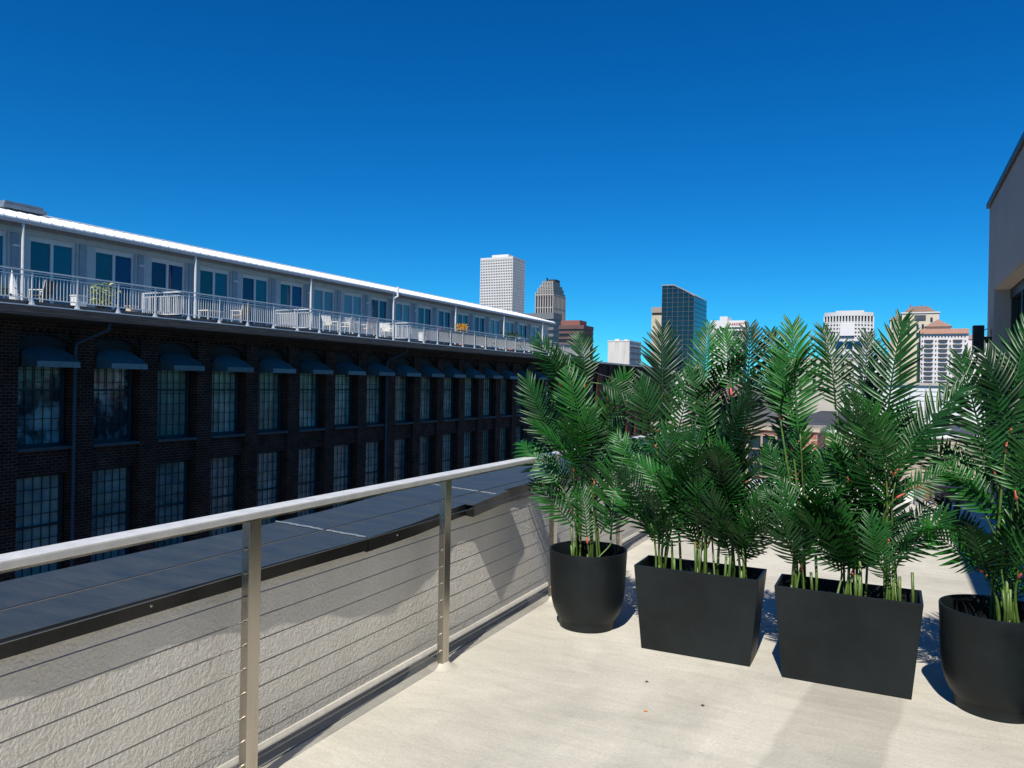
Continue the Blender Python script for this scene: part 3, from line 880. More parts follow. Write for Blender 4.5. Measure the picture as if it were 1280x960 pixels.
# roof
ex, ez, rx, rz = -27.55, 7.03, -31.5, 8.03
rf = MB().prism([(ex, ez - .05), (ex, ez), (rx, rz), (-35.5, ez), (-35.5, ez - .05), (rx, rz - .15)], 'Y', Y0 - .2, Y1 + .25)
roof = rf.build('roof', M['white_roof'], bb)
sm_ = MB()
y = Y0
sl = (rz - ez) / (ex - rx)
while y < Y1:
    sm_.prism([(ex + .02, ez + .002), (ex + .02, ez + .05), (rx, rz + .05), (rx, rz + .002)], 'Y', y - .015, y + .015); y += .42
sm_.box(rx - .12, rx + .12, Y0 - .2, Y1 + .25, rz + .03, rz + .07)
sm_.build('roof_seams', M['white_roof'], roof)
MB().box(ex - .10, ex + .03, Y0 - .2, Y1 + .25, ez - .17, ez - .052).build('eave_gutter', M['grey_trim'], bb)
dp0 = None
for n_ in range(-1, 7):
    y = 16.65 + 7.5 * n_
    if dp0 is None:
        dp0 = MB().tube([(ex - .03, y, ez - .15), (ex - .03, y, 3.84)], .05, 8).build('downpipe', M['white_metal'], bb, origin=(ex, y, 3.84), smooth='auto')
    else:
        dup(dp0, bb, (ex, y, 3.84))
MB().tube([(ex + .06, 39.45, ez + .3), (ex + .06, 39.45, 6.75), (ex - .05, 39.2, 6.6), (ex - .1, 39.1, 6.55)], .07, 8).build('vent_pipe', M['white_metal'], bb, smooth='auto')
MB().box(-31.7, -30.9, 17.9, 19.6, 8.02, 8.16).box(-31.6, -31.0, 18.0, 19.5, 8.161, 8.30).build('roof_vent', mat('vent_grey', (0.16, 0.20, 0.24), 0.6, var=0.2), bb)
# lower downpipes on the brick
dq0 = None
for y in (17.15, 36.0 - .85, 53.0):
    if dq0 is None:
        dq0 = MB().tube([(BX - .1, y + .3, 3.34), (BX - .14, y + .3, 3.12), (FX + .10, y - .25, 2.62), (FX + .08, y - .3, 2.4), (FX + .08, y - .3, GZ)], .055, 8).build(
            'rainwater_pipe', mat('blue_grey_pipe', (0.030, 0.055, 0.075), 0.6), bb, origin=(FX, y, 0), smooth='auto')
    else:
        dup(dq0, bb, (FX, y, 0))

# ------------------------------------------------------------------ the next brick warehouse along the street
bw = thing('brick_warehouse', 'lower dark brick warehouse with pale roof edge beyond the mill building', 'building', (FX, 82, GZ))
W = MB()
prev = Y1 + 0.6
cs = [68.0 + 3.1 * k for k in range(9)]
for c in cs + [None]:
    nxt = c - .95 if c is not None else 96.0
    W.box(FX - .5, FX, prev, nxt, GZ, 3.5)
    if c is not None:
        for (a, b_) in ((GZ, -5.3), (-2.2, -.9), (1.9, 3.5)):
            W.box(FX - .5, FX - .1, c - .95, c + .95, a, b_)
        prev = c + .95
W.box(-45, FX - .51, Y1 + .6, 96, GZ, 3.45)
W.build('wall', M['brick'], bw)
MB().box(-45, FX + .12, Y1 + .55, 96.1, 3.501, 3.66).build('roof_coping', mat('pale_coping', (0.45, 0.44, 0.42), 0.8, var=0.15), bw)
ww = {}
for c in cs:
    for z0, z1 in ((-5.3, -2.2), (-.9, 1.9)):
        if z0 not in ww:
            g, pn = sash(c, z0 + .01, z1 - .01, 4, 7, (z0 + z1) / 2, w=1.86)
            o = g.build('window', M['steel_sash'], bw, origin=(FX - .4, c, z0))
            pn.build('pane', M['pane'], o)
            ww[z0] = o
        else:
            dup(ww[z0], bw, (FX - .4, c, z0))

# ================================================================== ROOFS BEYOND THE TERRACE
tw = thing('boundary_wall', 'tan block wall with pale coping beyond the end of the terrace', 'wall', (0, 18, -3))
MB().box(-3.2, 4.5, 18, 18.3, -3, .58).build('wall', M['tan_block'], tw)
MB().box(-3.25, 4.55, 17.95, 18.35, .581, .65).build('coping', M['white_paint'], tw, bevel=.01)
struct(MB().box(-3.0, 6, 12.4, 17.99, GZ + .02, -.42).build('lower_roof', M['concrete_far']))
struct(MB().box(-3.2, 9, 18.31, 42, GZ + .02, .40).build('far_roof', M['roof_grey']))
rp = thing('brick_upstand', 'low red brick upstand at the foot of the tan block wall', 'wall', (1, 14.5, -.42))
MB().box(-.2, 2.4, 14.4, 15.0, -.419, .04).build('brickwork', M['brick_red'], rp)
MB().box(-.22, 2.42, 14.38, 15.02, .041, .075).build('cap', M['tan_block'], rp)
sh_ = thing('stair_house', 'small red brick stair house with pale window grid seen between the palms', 'building', (-2.6, 17, -.4))
MB().box(-4.6, -1.3, 16.2, 17.9, -.419, .70).build('wall', M['brick_red'], sh_)
MB().box(-4.65, -1.25, 16.15, 17.93, .701, .76).build('roof_edge', M['tan_block'], sh_)
g = MB()
for k in range(5):
    g.box(-2.9 + .28 * k - .02, -2.9 + .28 * k + .02, 16.15, 16.19, -.25, .60)
for k in range(4):
    g.box(-2.92, -1.76, 16.155, 16.185, -.24 + .28 * k - .012, -.24 + .28 * k + .012)
g.build('window_frame', mat('tan_frame', (.36, .28, .20), .7), sh_)
MB().box(-2.9, -1.78, 16.19, 16.198, -.25, .60).build('window_glass', M['door_glass'], sh_)
hv = thing('rooftop_unit', 'white rooftop plant box with a dark hatch and rail on the far dark roof', 'rooftop unit', (1.6, 30, .4))
MB().box(.5, 3.0, 29.5, 31.5, .401, 1.02).build('housing', M['white_paint'], hv, bevel=.02)
MB().box(1.25, 1.75, 29.46, 29.498, .42, .80).build('hatch', M['trim_black'], hv)
g = MB()
for k in range(6):
    g.box(.55 + .48 * k - .012, .55 + .48 * k + .012, 29.55, 29.58, 1.02, 1.5)
for z in (1.18, 1.34, 1.5):
    g.box(.54, 2.97, 29.55, 29.58, z - .012, z + .012)
g.build('guard_rail', M['steel'], hv)
wh = thing('white_roof_house', 'long low white roof house behind the rooftop plant box', 'building', (6, 40, 0))
MB().box(-2, 8.5, 38, 41, .401, 1.75).build('wall', M['white_paint'], wh)
MB().box(-2.1, 8.6, 37.9, 41.1, 1.751, 1.86).build('roof_edge', M['concrete_far'], wh)

# ================================================================== SKYLINE
def tower(name, label, x0, x1, y0, y1, zt, core, skin, nx, nz_, ny, bar=(.45, .45), side_skin=None, zb=GZ, depth=.5, top_band=0):
    t = thing(name, label, 'tower', ((x0 + x1) / 2, y0, GZ))
    MB().box(x0, x1, y0, y1, zb, zt).build('glazing', core, t)
    g = MB()
    H = zt - zb
    cw = (x1 - x0) / nx; ch = H / nz_; cd = (y1 - y0) / ny
    bv, bh = bar
    for i in range(nx + 1):
        xc = x0 + cw * i
        g.box(xc - cw * bv / 2, xc + cw * bv / 2, y0 - depth, y0 - .02, zb, zt + .3)
    for k in range(nz_ + 1):
        zc = zb + ch * k
        g.box(x0, x1, y0 - depth * .9, y0 - .02, zc - ch * bh / 2, zc + ch * bh / 2)
    if top_band:
        g.box(x0, x1, y0 - depth * 1.05, y0 - .02, zt - top_band * .12, zt)
    g.build('facade_grid', skin, t)
    s_ = MB()
    for (xa, xb) in ((x1 + .02, x1 + depth), (x0 - depth, x0 - .02)):
        for i in range(ny + 1):
            yc = y0 + cd * i
            s_.box(xa, xb, yc - cd * bv / 2, yc + cd * bv / 2, zb, zt + .3)
        for k in range(nz_ + 1):
            zc = zb + ch * k
            s_.box(xa, xb * .9 + xa * .1, y0, y1, zc - ch * bh / 2, zc + ch * bh / 2)
    s_.build('side_grid', side_skin or skin, t)
    return t
tower_glass = mat('tower_dark_glass', (.020, .016, .018), .3, var=.4, vscale=.08)
white_grid = mat('white_precast', (.66, .64, .62), .8, var=.05, vscale=.05)
A_ = tower('office_tower', 'tallest white gridded office tower rising behind the long balcony roof', -549, -496.5, 1000, 1040, 181, tower_glass, white_grid, 19, 50, 11, (.46, .44), top_band=10)
MB().box(-549.5, -496, 1000 - .8, 1040.5, 181, 184).build('parapet_cap', white_grid, A_)
MB().box(-535, -508, 1008, 1030, 184.01, 189).build('roof_plant', white_grid, A_)
stone_b = mat('stone_stripes', (.40, .37, .34), .8, var=.08, vscale=.05)
B_ = tower('stepped_tower', 'stone striped office tower with stepped crown right of the white gridded tower', -390, -367, 850, 888, 108, tower_glass, stone_b, 7, 8, 9, (.42, .06))
crown = MB()
for (dx0, dx1, dy, z0, z1) in ((0, 0, 0, 108, 111), (3, 0, 5, 111, 116), (6, 0, 10, 116, 119.5), (9, 1, 15, 119.5, 124)):
    crown.box(-390 + dx0, -367 - dx1, 850 - .3, 888 - dy, z0 + .01, z1)
crown.build('stepped_crown', mat('crown_glass', (.16, .15, .14), .5), B_)
g = MB()
for (dx0, z0, z1) in ((0, 104, 111), (3, 111, 116), (6, 116, 119.5), (9, 119.5, 124)):
    x = -390 + dx0
    while x <= -367:
        g.box(x - .55, x + .55, 849.2, 849.69, z0, z1); x += 3.28
    g.box(-390 + dx0, -367, 849.15, 849.68, z1 - .7, z1); g.box(-390 + dx0, -367, 849.15, 849.68, (z0 + z1) / 2 - .5, (z0 + z1) / 2 + .5)
g.build('crown_grid', stone_b, B_)
MB().box(-377, -368, 858, 872, 124.01, 127).box(-379, -377.5, 856, 858, 124.01, 129).build('roof_plant', M['fascia_dark'], B_)
grey_slab = mat('grey_slab', (.17, .18, .19), .8, var=.1, vscale=.05)
C_ = thing('office_slab', 'low dark grey office slab below the stepped tower at the balcony end', 'building', (-300, 650, GZ))
MB().box(-330, -280, 650, 668, GZ, 62).build('wall', mat('slab_glass', (.03, .04, .055), .3), C_)
g = MB()
for z in (20, 26, 32, 38, 44, 50, 56):
    g.box(-330.3, -279.7, 649.5, 668.4, z, z + 2.6)
g.box(-330.4, -279.6, 649.3, 668.6, 60.2, 66)
g.build('floor_band', grey_slab, C_)
D_ = thing('office_building', 'red brown office building with dark window bands above the first potted palm', 'building', (-225, 560, GZ))
MB().box(-236, -215.5, 560, 581, GZ, 46).build('wall', mat('band_glass', (.02, .018, .02), .3), D_)
g = MB()
redb = mat('brown_red_cladding', (.26, .10, .08), .8, var=.1, vscale=.1)
for z in (14, 18.4, 22.8, 27.2, 31.6, 36, 40.4):
    g.box(-236.2, -215.3, 559.6, 581.2, z, z + 1.9)
g.box(-236.3, -215.2, 559.5, 581.3, 43.9, 46.8)
g.build('floor_band', mat('brown_cladding', (.13, .075, .07), .8, var=.1, vscale=.1), D_)
MB().box(-236, -220, 563, 578, 46.81, 51).build('roof_plant', redb, D_)
K_ = thing('storage_block', 'windowless cream concrete block on the skyline right of the first potted palm', 'building', (-134, 400, GZ))
MB().box(-139.6, -127.4, 400, 421, GZ, 24.6).build('wall', mat('streaked_concrete', (.62, .58, .53), .85, var=.25, vscale=.25, stretch=(1.5, 1, .12)), K_)
MB().box(-139.8, -127.2, 399.8, 421.2, 24.61, 25.2).build('roof_edge', white_grid, K_)
g = MB()
for k in range(7):
    g.box(-127.38, -127.0, 400.3, 420.7, 2 + 3.2 * k, 3.0 + 3.2 * k)
g.build('side_rib', grey_slab, K_)
MB().box(-137, -134.5, 404, 408, 25.21, 26.2).box(-132, -130, 405, 409, 25.21, 26.0).build('roof_plant', white_grid, K_)
# sloped dark glass tower
gt = thing('glass_tower', 'dark blue glass tower with a sloping roof line above the second planter', 'tower', (-165, 650, GZ))
out = [(-178.6, GZ), (-150.9, GZ), (-150.9, 76.6), (-159, 81.6), (-168.6, 86.4), (-178.6, 86.6)]
MB().prism(out, 'Y', 650, 698).build('glazing', mat('blue_tower_glass', (.006, .026, .042), .12, spec=.5, var=.35, vscale=.12), gt)
g = MB()
def top_at(x):
    t = [(-178.6, 86.6), (-168.6, 86.4), (-159, 81.6), (-150.9, 76.6)]
    return lerp_tab(t, x)
for i in range(7):
    x = -178.6 + 27.7 * i / 6
    g.box(x - .17, x + .17, 649.6, 649.99, GZ, top_at(x))
for k in range(26):
    z = GZ + 4 * k + 2
    if z > 86: break
    xe = -150.9
    while top_at(xe) < z and xe > -178: xe -= .5
    g.box(-178.6, xe, 649.65, 649.99, z - .16, z + .16)
    if z < 76: g.box(-150.89, -150.6, 650, 698, z - .16, z + .16)
g.build('mullion_grid', mat('grey_mullion', (.07, .09, .11), .6), gt)
g = MB()
ptop = [(-178.9, 86.6), (-168.6, 86.5), (-159, 81.7), (-150.6, 76.7)]
g.prism(ptop + [(a, b + .9) for a, b in ptop[::-1]], 'Y', 649.5, 698.5)
g.build('roof_edge', mat('grey_roof_edge', (.30, .29, .29), .7), gt)
tn = thing('tan_building', 'tan building with dark band half hidden behind the glass tower', 'building', (-196, 700, GZ))
MB().box(-202, -186, 700, 722, GZ, 66).build('wall', mat('tan_cladding', (.56, .50, .38), .85, var=.15, vscale=.15), tn)
MB().box(-201.7, -186.2, 700.3, 722, 66.01, 68.4).build('dark_band', M['fascia_dark'], tn)
MB().box(-202.2, -186, 699.8, 722.2, 68.41, 73.6).build('parapet', mat('tan_parapet', (.36, .31, .26), .85), tn)
# white hotel with a rooftop sign
ht = thing('hotel_tower', 'white hotel tower carrying a red lettered rooftop sign', 'tower', (-160, 850, GZ))
hw_ = mat('hotel_white', (.70, .70, .68), .8, var=.04, vscale=.1)
MB().box(-179, -168.5, 850, 878, GZ, 72.6).build('wall', hw_, ht)
MB().box(-168.4, -160.2, 846, 870, GZ, 76.5).build('lift_tower', hw_, ht)
MB().box(-160.1, -144.5, 851, 876, GZ, 58.5).build('guest_block', mat('hotel_dark', (.06, .065, .07), .4), ht)
g = MB()
for k in range(26):
    z = GZ + 3.0 * k
    g.box(-160.05, -144.2, 850.4, 850.99, z, z + 1.35)
for x in (-160, -156.2, -152.3, -148.4, -144.6):
    g.box(x - .5, x + .5, 850.2, 850.98, GZ, 58.5)
g.build('balcony_grid', mat('hotel_grey', (.50, .52, .52), .8), ht)
MB().box(-160.1, -142.4, 849, 874, 58.51, 61).build('dark_floor', mat('hotel_band', (.03, .05, .06), .4), ht)
MB().box(-160.1, -142.2, 848.4, 875, 61.01, 63).build('white_band', hw_, ht)
MB().box(-160.0, -142.5, 849.3, 874, 63.01, 64.9).build('upper_band', mat('hotel_band_green', (.02, .05, .05), .4), ht)
MB().box(-160.1, -142.1, 848.6, 875, 64.91, 72.2).build('sign_board', hw_, ht)
g = MB()
for (xa, xb) in ((-178, -176), (-175, -173), (-172, -170)):
    g.box(xa, xb, 849.6, 849.99, 62.5, 64.2)
g.box(-165.5, -163.5, 845.6, 845.99, 62.6, 64.4).box(-165.5, -163.5, 845.6, 845.99, 57.6, 59.4)
g.build('window_opening', M['trim_black'], ht)
def text_mesh(body, size, loc, rot, material, name, parent, extrude=.02, xs=1.0):
    cu = bpy.data.curves.new('tmp', 'FONT')
    cu.body = body; cu.size = size; cu.extrude = extrude
    cu.align_x = 'CENTER'; cu.align_y = 'CENTER'
    to = bpy.data.objects.new('tmp', cu); COL.objects.link(to)
    bpy.context.view_layer.update()
    dg = bpy.context.evaluated_depsgraph_get()
    me = bpy.data.meshes.new_from_object(to.evaluated_get(dg))
    bpy.data.objects.remove(to)
    me.name = name
    me.materials.clear(); me.materials.append(material)
    o = bpy.data.objects.new(name, me); COL.objects.link(o)
    o.parent = parent
    o.location = Vector(loc) - Vector(parent['_o'])
    o.rotation_euler = rot; o.scale = (xs, 1, 1)
    o['_o'] = tuple(loc)
    return o
text_mesh('MARRIOTT', 3.7, (-151.0, 848.3, 68.2), (pi / 2, 0, 0), mat('sign_red', (.55, .07, .06), .6), 'sign_letters', ht, .2, .86)
# white curved tower
ct = thing('curved_tower', 'white curved building with square windows above the third planter', 'tower', (-23, 480, GZ))
cx0, cx1, yb = -36.2, -10.2, 480.0
def curve_y(x):
    u_ = (x - (-24.5)) / 13.0
    return yb + 5.5 * abs(u_) ** 2.2
n_ = 16
cp = [(cx0 + (cx1 - cx0) * i / n_) for i in range(n_ + 1)]
core = [(x, curve_y(x) + .8) for x in cp] + [(cx1, 500), (cx0, 500)]
MB().prism(core, 'Z', GZ, 44.5).build('glazing', mat('curved_glass', (.05, .06, .055), .4, var=.3, vscale=.3), ct)
g = MB()
def curved_band(z0, z1, dep=0.0):
    pts = [(x, curve_y(x) - dep) for x in cp]
    g.prism(pts + [(q[0], q[1] + .75) for q in pts[::-1]], 'Z', z0, z1)
curved_band(43.0, 45.2, .3)
zz = 38.2
while zz > 0:
    curved_band(zz, zz + 1.25); zz -= 2.15
curved_band(43.0 - 5.0 + 1.0, 39.8)
for x in cp:
    g.box(x - .36, x + .36, curve_y(x) - .15, curve_y(x) + .8, GZ, 43.2)
g.build('facade_grid', white_grid, ct)
MB().box(-30, -15, 484, 497, 45.21, 46.3).build('roof_plant', white_grid, ct)
MB().box(-27.3, -19.6, 478.6, 479.6, 31.5, 38.0).build('sign_board', mat('pale_board', (.72, .70, .69), .8, var=.06, vscale=1.5), ct)
pb = thing('podium_building', 'white building with large dark windows in front of the curved tower', 'building', (-20, 430, GZ))
MB().box(-28, -9.5, 430, 440, GZ, 26.8).build('wall', white_grid, pb)
for (xa, xb) in ((-26.6, -23.0), (-22.2, -18.4), (-17.6, -13.8), (-13.1, -11.2)):
    for (za, zb2) in ((21.9, 25.6), (15, 19)):
        MB().box(xa, xb, 429.6, 429.99, za, zb2).build('window', M['navy_glass'], pb)

# cream building with brown hip roof
fb_ = thing('cream_building', 'cream stone building with brown hipped roof and tall windows behind the white hotel', 'building', (12, 560, GZ))
cream = mat('cream_stone', (.66, .56, .42), .85, var=.06, vscale=.1)
brownroof = mat('brown_tile', (.22, .14, .11), .8, var=.2, vscale=.4)
MB().box(5.0, 26, 556, 585, GZ, 50.2).box(-1.8, 4.99, 562, 588, GZ, 46.5).build('wall', cream, fb_)
MB().box(4.4, 26.5, 555.4, 585.5, 50.21, 51.0).build('cornice', white_grid, fb_)
r_ = MB().frustum((6, 24.5, 557, 584), (10, 20, 563, 578), 51.01, 55.3).frustum((-2.4, 4.98, 561.5, 588), (-.5, 4.98, 565, 585), 46.51, 49.0)
r_.build('roof', brownroof, fb_)
MB().box(9.5, 10.3, 565, 566, 55.31, 57).box(15.8, 16.6, 565, 566, 55.31, 56.6).box(3.1, 3.7, 563, 564, 48, 51.4).build('chimney', brownroof, fb_)
MB().box(12.2, 18.6, 555.3, 555.99, 46.0, 49.0).build('loggia', mat('loggia_dark', (.06, .07, .09), .5), fb_)
wsrc = None
for (x, z) in ((9.0, 46), (21.8, 46), (9.0, 41.8), (14.0, 41.8), (17.0, 41.8), (21.8, 41.8), (17.0, 36.4), (9.0, 36.4), (-0.2, 42), (2.4, 42), (-0.2, 37), (2.4, 37), (14, 36.4)):
    yy = 555.8 if x > 5 else 561.8
    if wsrc is None:
        wsrc = MB().box(x - .65, x + .65, 555.7, 556.2, z - 1.4, z + 1.4).build('window', M['door_glass'], fb_, origin=(x, 555.8, z))
    else:
        dup(wsrc, fb_, (x, yy, z))
# white hotel with balconies and tile roof
gh = thing('balcony_hotel', 'white hotel block with three columns of dark balconies under a red tile roof', 'building', (24, 450, GZ))
gw = mat('hotel_pink_white', (.70, .66, .64), .85, var=.04, vscale=.2)
MB().box(12.9, 34.2, 450, 485, GZ, 30.2).box(34.21, 43.5, 462, 485, GZ, 28).build('wall', gw, gh)
MB().prism([(449, 30.21), (485.5, 30.21), (480, 33.0), (453, 33.0)], 'X', 12.6, 34.5).build('roof', mat('red_tile', (.36, .20, .14), .85, var=.2, vscale=1.2), gh)
MB().box(15.8, 27, 462, 474, 30.22, 34.8).build('tower_room', cream, gh)
MB().frustum((15.0, 27.8, 461, 475), (21.3, 21.5, 467, 468), 34.81, 39.0).build('tower_roof', mat('red_tile_dark', (.30, .18, .14), .85, var=.2, vscale=1.2), gh)
MB().frustum((34.0, 44, 461.5, 485.5), (36, 42, 465, 482), 28.01, 30.5).build('wing_roof', mat('wing_tile', (.30, .2, .17), .85), gh)
bal0 = None
for cxx in (16.6, 23.0, 29.5):
    for k in range(10):
        z = 26.6 - 2.36 * k
        if bal0 is None:
            bal0 = MB().prism([(cxx - 2.1, z + .55), (cxx + 2.1, z + .55), (cxx + 1.8, z - .25), (cxx + .9, z - .5), (cxx - .9, z - .5), (cxx - 1.8, z - .25)], 'Y', 449.2, 449.99).build(
                'balcony', mat('balcony_shade', (.07, .065, .065), .8, orand=.2), gh, origin=(cxx, 449.6, z))
        else:
            dup(bal0, gh, (cxx, 449.6, z))
sw0 = None
for cxx in (13.6, 19.8, 26.2, 32.8):
    for k in range(10):
        z = 26.5 - 2.36 * k
        if sw0 is None:
            sw0 = MB().box(cxx - .28, cxx + .28, 449.7, 449.99, z - .35, z + .35).build('window', M['trim_black'], gh, origin=(cxx, 449.8, z))
        else:
            dup(sw0, gh, (cxx, 449.8, z))
g = MB()
for k in range(14):
    g.box(13.8 + 1.45 * k - .3, 13.8 + 1.45 * k + .3, 449.7, 449.99, 28.6, 29.2)
g.build('attic_opening', M['trim_black'], gh)
MB().box(12.0, 12.89, 451, 480, GZ, 26).build('dark_recess', M['trim_black'], gh)

# low buildings that close the horizon
LOW = [(-190, 240, 26, 20, 7.0, (.45, .44, .42), 'pale grey'), (-92, 300, 22, 18, 6.5, (.60, .58, .54), 'off-white'),
       (-62, 260, 18, 20, 2.6, (.30, .22, .18), 'brown brick'), (-40, 330, 30, 20, 13.0, (.50, .46, .38), 'tan'),
       (-9, 220, 10, 20, 9.5, (.68, .68, .66), 'bright white'), (60, 300, 10, 14, 15.5, (.40, .42, .44), 'blue grey'),
       (44, 260, 22, 20, 9.0, (.55, .50, .44), 'sandy'), (-3, 130, 16, 14, 1.6, (.62, .60, .56), 'low cream'), (20, 110, 14, 14, 3.2, (.35, .33, .32), 'low dark grey')]
for (x, y, w, d, zt, colr, nm) in LOW:
    t = thing('commercial_building', nm + ' flat roofed building in the low city beyond the palms', 'building', (x, y, GZ), 'low city buildings behind the palms')
    MB().box(x, x + w, y, y + d, GZ, zt).build('wall', mat('low_wall', colr, .85, var=.12, vscale=.2), t)
    MB().box(x - .2, x + w + .2, y - .2, y + d + .2, zt + .01, zt + .5).build('roof_edge', M['concrete_far'], t)
    g = MB()
    for r in range(4):
        k = 0
        while 1.2 + k * 2.6 < w - 1:
            g.box(x + 1.0 + k * 2.6, x + 2.2 + k * 2.6, y - .12, y - .01, zt - 2.8 - 3.4 * r, zt - 1.2 - 3.4 * r); k += 1
    g.build('window_band', M['trim_black'], t)

# overhead wires between the buildings
for i, (za, zb_, yb2) in enumerate(((2.6, 1.9, 30.0), (1.5, 1.9, 30.6), (0.3, 1.2, 31.0))):
    pts = []
    for k in range(25):
        t_ = k / 24
        pts.append((-24.9 + 21.8 * t_, 68 + i * 2.5 + (yb2 - 68 - i * 2.5) * t_, za + (zb_ - za) * t_ - 1.3 * 4 * t_ * (1 - t_) * .5))
    tag(MB().tube(pts, .018, 6).build('overhead_wire', mat('wire', (.30, .30, .30), .6), origin=pts[0]),
        ['topmost thin wire crossing the street behind the first palm', 'middle thin wire crossing the street behind the first palm', 'lowest thin wire crossing the street behind the first palm'][i],
        'wire', 'wires over the street')

# ================================================================== THINGS ON THE BALCONY
BZ = 3.832
def rot_mesh(root, rz):
    root.rotation_euler = (0, 0, rz)
def patio_chair(label, loc, rz, back_mat, group='patio chairs on the balcony', high=0.92):
    t = thing('patio_chair', label, 'chair', (0, 0, 0), group)
    fr = M['chair_white']
    MB().box(-.25, .25, -.24, .24, .40, .44).build('seat', back_mat, t, bevel=.01)
    MB().frustum((-.25, .25, .22, .26), (-.27, .27, .33, .37), .46, high).build('backrest', back_mat, t, bevel=.01)
    for sx in (-1, 1):
        MB().tube([(sx * .26, .24, 0), (sx * .26, .24, .5), (sx * .28, .35, high)], .018, 6).build('back_leg', fr, t)
        MB().tube([(sx * .26, -.26, 0), (sx * .26, -.24, .60)], .018, 6).build('leg', fr, t)
        MB().box(sx * .26 - .03, sx * .26 + .03, -.28, .26, .60, .63).build('armrest', fr, t)
    t.location = loc; t['_o'] = tuple(loc)
    t.rotation_euler = (0, 0, rz)
    return t
patio_chair('white patio chair facing sideways, leftmost of the chairs by the centre rail', (-25.2, 30.4, BZ), R(80), M['chair_white'])
patio_chair('white patio chair seen from behind with a pale cloth over it', (-25.1, 31.6, BZ), R(-75), M['chair_white'])
patio_chair('pinkish backed white patio chair next to the rail post', (-24.9, 33.0, BZ), R(-100), mat('pink_white', (.75, .58, .50), .7))
patio_chair('white patio chair beside the downpipe at the divider fence', (-25.2, 35.2, BZ), R(60), M['chair_white'])
patio_chair('tan fabric patio chair behind the balcony rail', (-25.4, 24.7, BZ), R(-85), M['tan_fabric'], high=.86)
patio_chair('dark patio chair in front of the leftmost window', (-26.4, 16.6, BZ), R(-70), mat('dark_weave', (.10, .09, .08), .8), high=.95)
tb_ = thing('patio_table', 'small round white table between the patio chairs', 'table', (-25.3, 32.3, BZ))
MB().lathe([(0, .70), (.42, .70), (.42, .73), (0, .73)], -25.3, 32.3, 20).lathe([(0, 0), (0, 0)], 0, 0, 3) if False else None
m_ = MB().lathe([(0, BZ + .69), (.42, BZ + .69), (.42, BZ + .72), (0, BZ + .72)], -25.3, 32.3, 20); m_.build('tabletop', M['chair_white'], tb_)
MB().tube([(-25.3, 32.3, BZ + .02), (-25.3, 32.3, BZ + .69)], .03, 8).build('pedestal', M['chair_white'], tb_)
MB().box(-25.55, -25.05, 32.27, 32.33, BZ + .001, BZ + .04).box(-25.33, -25.27, 32.05, 32.55, BZ + .041, BZ + .07).build('foot', M['chair_white'], tb_)
clo = MB().add([(-25.0 + .03 * sin(i * 1.3 + j), 31.3 + .07 * i, BZ + .50 + .08 * j) for i in range(8) for j in range(6)],
               [(i * 6 + j, (i + 1) * 6 + j, (i + 1) * 6 + j + 1, i * 6 + j + 1) for i in range(7) for j in range(5)])
tag(clo.build('cloth', M['white_paint'], origin=(-25, 31.4, BZ + .5)), 'white cloth hanging over a patio chair back', 'cloth')
tq = thing('side_table', 'low grey side table behind the rail left of the tan chair', 'table', (-25.9, 23.5, BZ))
MB().box(-26.2, -25.6, 23.1, 23.9, BZ + .5, BZ + .54).build('tabletop', M['chair_white'], tq)
for sx in (-26.16, -25.64):
    for sy in (23.14, 23.86):
        MB().box(sx - .02, sx + .02, sy - .02, sy + .02, BZ, BZ + .499).build('leg', M['chair_white'], tq)

def foliage_clump(cx, cy, z0, z1, rad, n, size, seed, droop=.3):
    r_ = random.Random(seed); g_ = MB()
    for _ in range(n):
        u, v, w_ = r_.gauss(0, .42), r_.gauss(0, .42), r_.random()
        p = Vector((cx + rad * u, cy + rad * v, z0 + (z1 - z0) * w_))
        d = Vector((r_.uniform(-1, 1), r_.uniform(-1, 1), r_.uniform(-.3, 1))).normalized() * size * r_.uniform(.6, 1.3)
        s_ = d.cross(Vector((r_.random(), r_.random(), .3))).normalized() * size * .22
        g_.add([p, p + d * .5 + s_, p + d - Vector((0, 0, size * droop)), p + d * .5 - s_], [(0, 1, 2, 3)])
    return g_
def potted(name, label, cat, x, y, z1, rad, leafm, potm, pot_h=.35, pot_r=.16, n=160, size=.13, seed=1):
    t = thing(name, label, cat, (x, y, BZ))
    MB().lathe([(0, BZ + .001), (pot_r * .75, BZ + .001), (pot_r, BZ + pot_h), (pot_r * .9, BZ + pot_h), (pot_r * .88, BZ + pot_h - .05), (0, BZ + pot_h - .05)], x, y, 16).build('pot', potm, t, smooth='auto')
    foliage_clump(x, y, BZ + pot_h, z1, rad, n, size, seed).build('foliage', leafm, t)
    g_ = MB()
    for k in range(5):
        a = k * 1.3
        g_.tube([(x + .03 * cos(a), y + .03 * sin(a), BZ + pot_h - .06), (x + .12 * cos(a), y + .12 * sin(a), z1 - .2)], .008, 5)
    g_.build('stalks', M['stem'], t)
    return t
potted('potted_plant', 'yellow flowering plant in a tall terracotta pot at the balcony rail', 'plant', -24.45, 42.1, 5.15, .34, M['bush_yellow'], M['terracotta'], pot_h=.85, pot_r=.17, n=240, size=.2, seed=4)
potted('potted_plant', 'yellow green bamboo plant behind the left part of the rail', 'plant', -25.0, 17.85, 4.75, .5, M['bush_lime'], M['dark_metal'], pot_h=.2, n=150, size=.22, seed=5)
potted('potted_plant', 'dark spiky shrub by the rail near the far end of the balcony', 'plant', -24.7, 49.7, 5.1, .8, M['bush'], M['terracotta'], pot_h=.3, pot_r=.3, n=320, size=.26, seed=6)
potted('potted_plant', 'small red flowering plant on the balcony rail line', 'plant', -24.4, 39.6, 4.75, .5, M['bush_red'], M['dark_metal'], pot_h=.5, n=120, size=.12, seed=7)
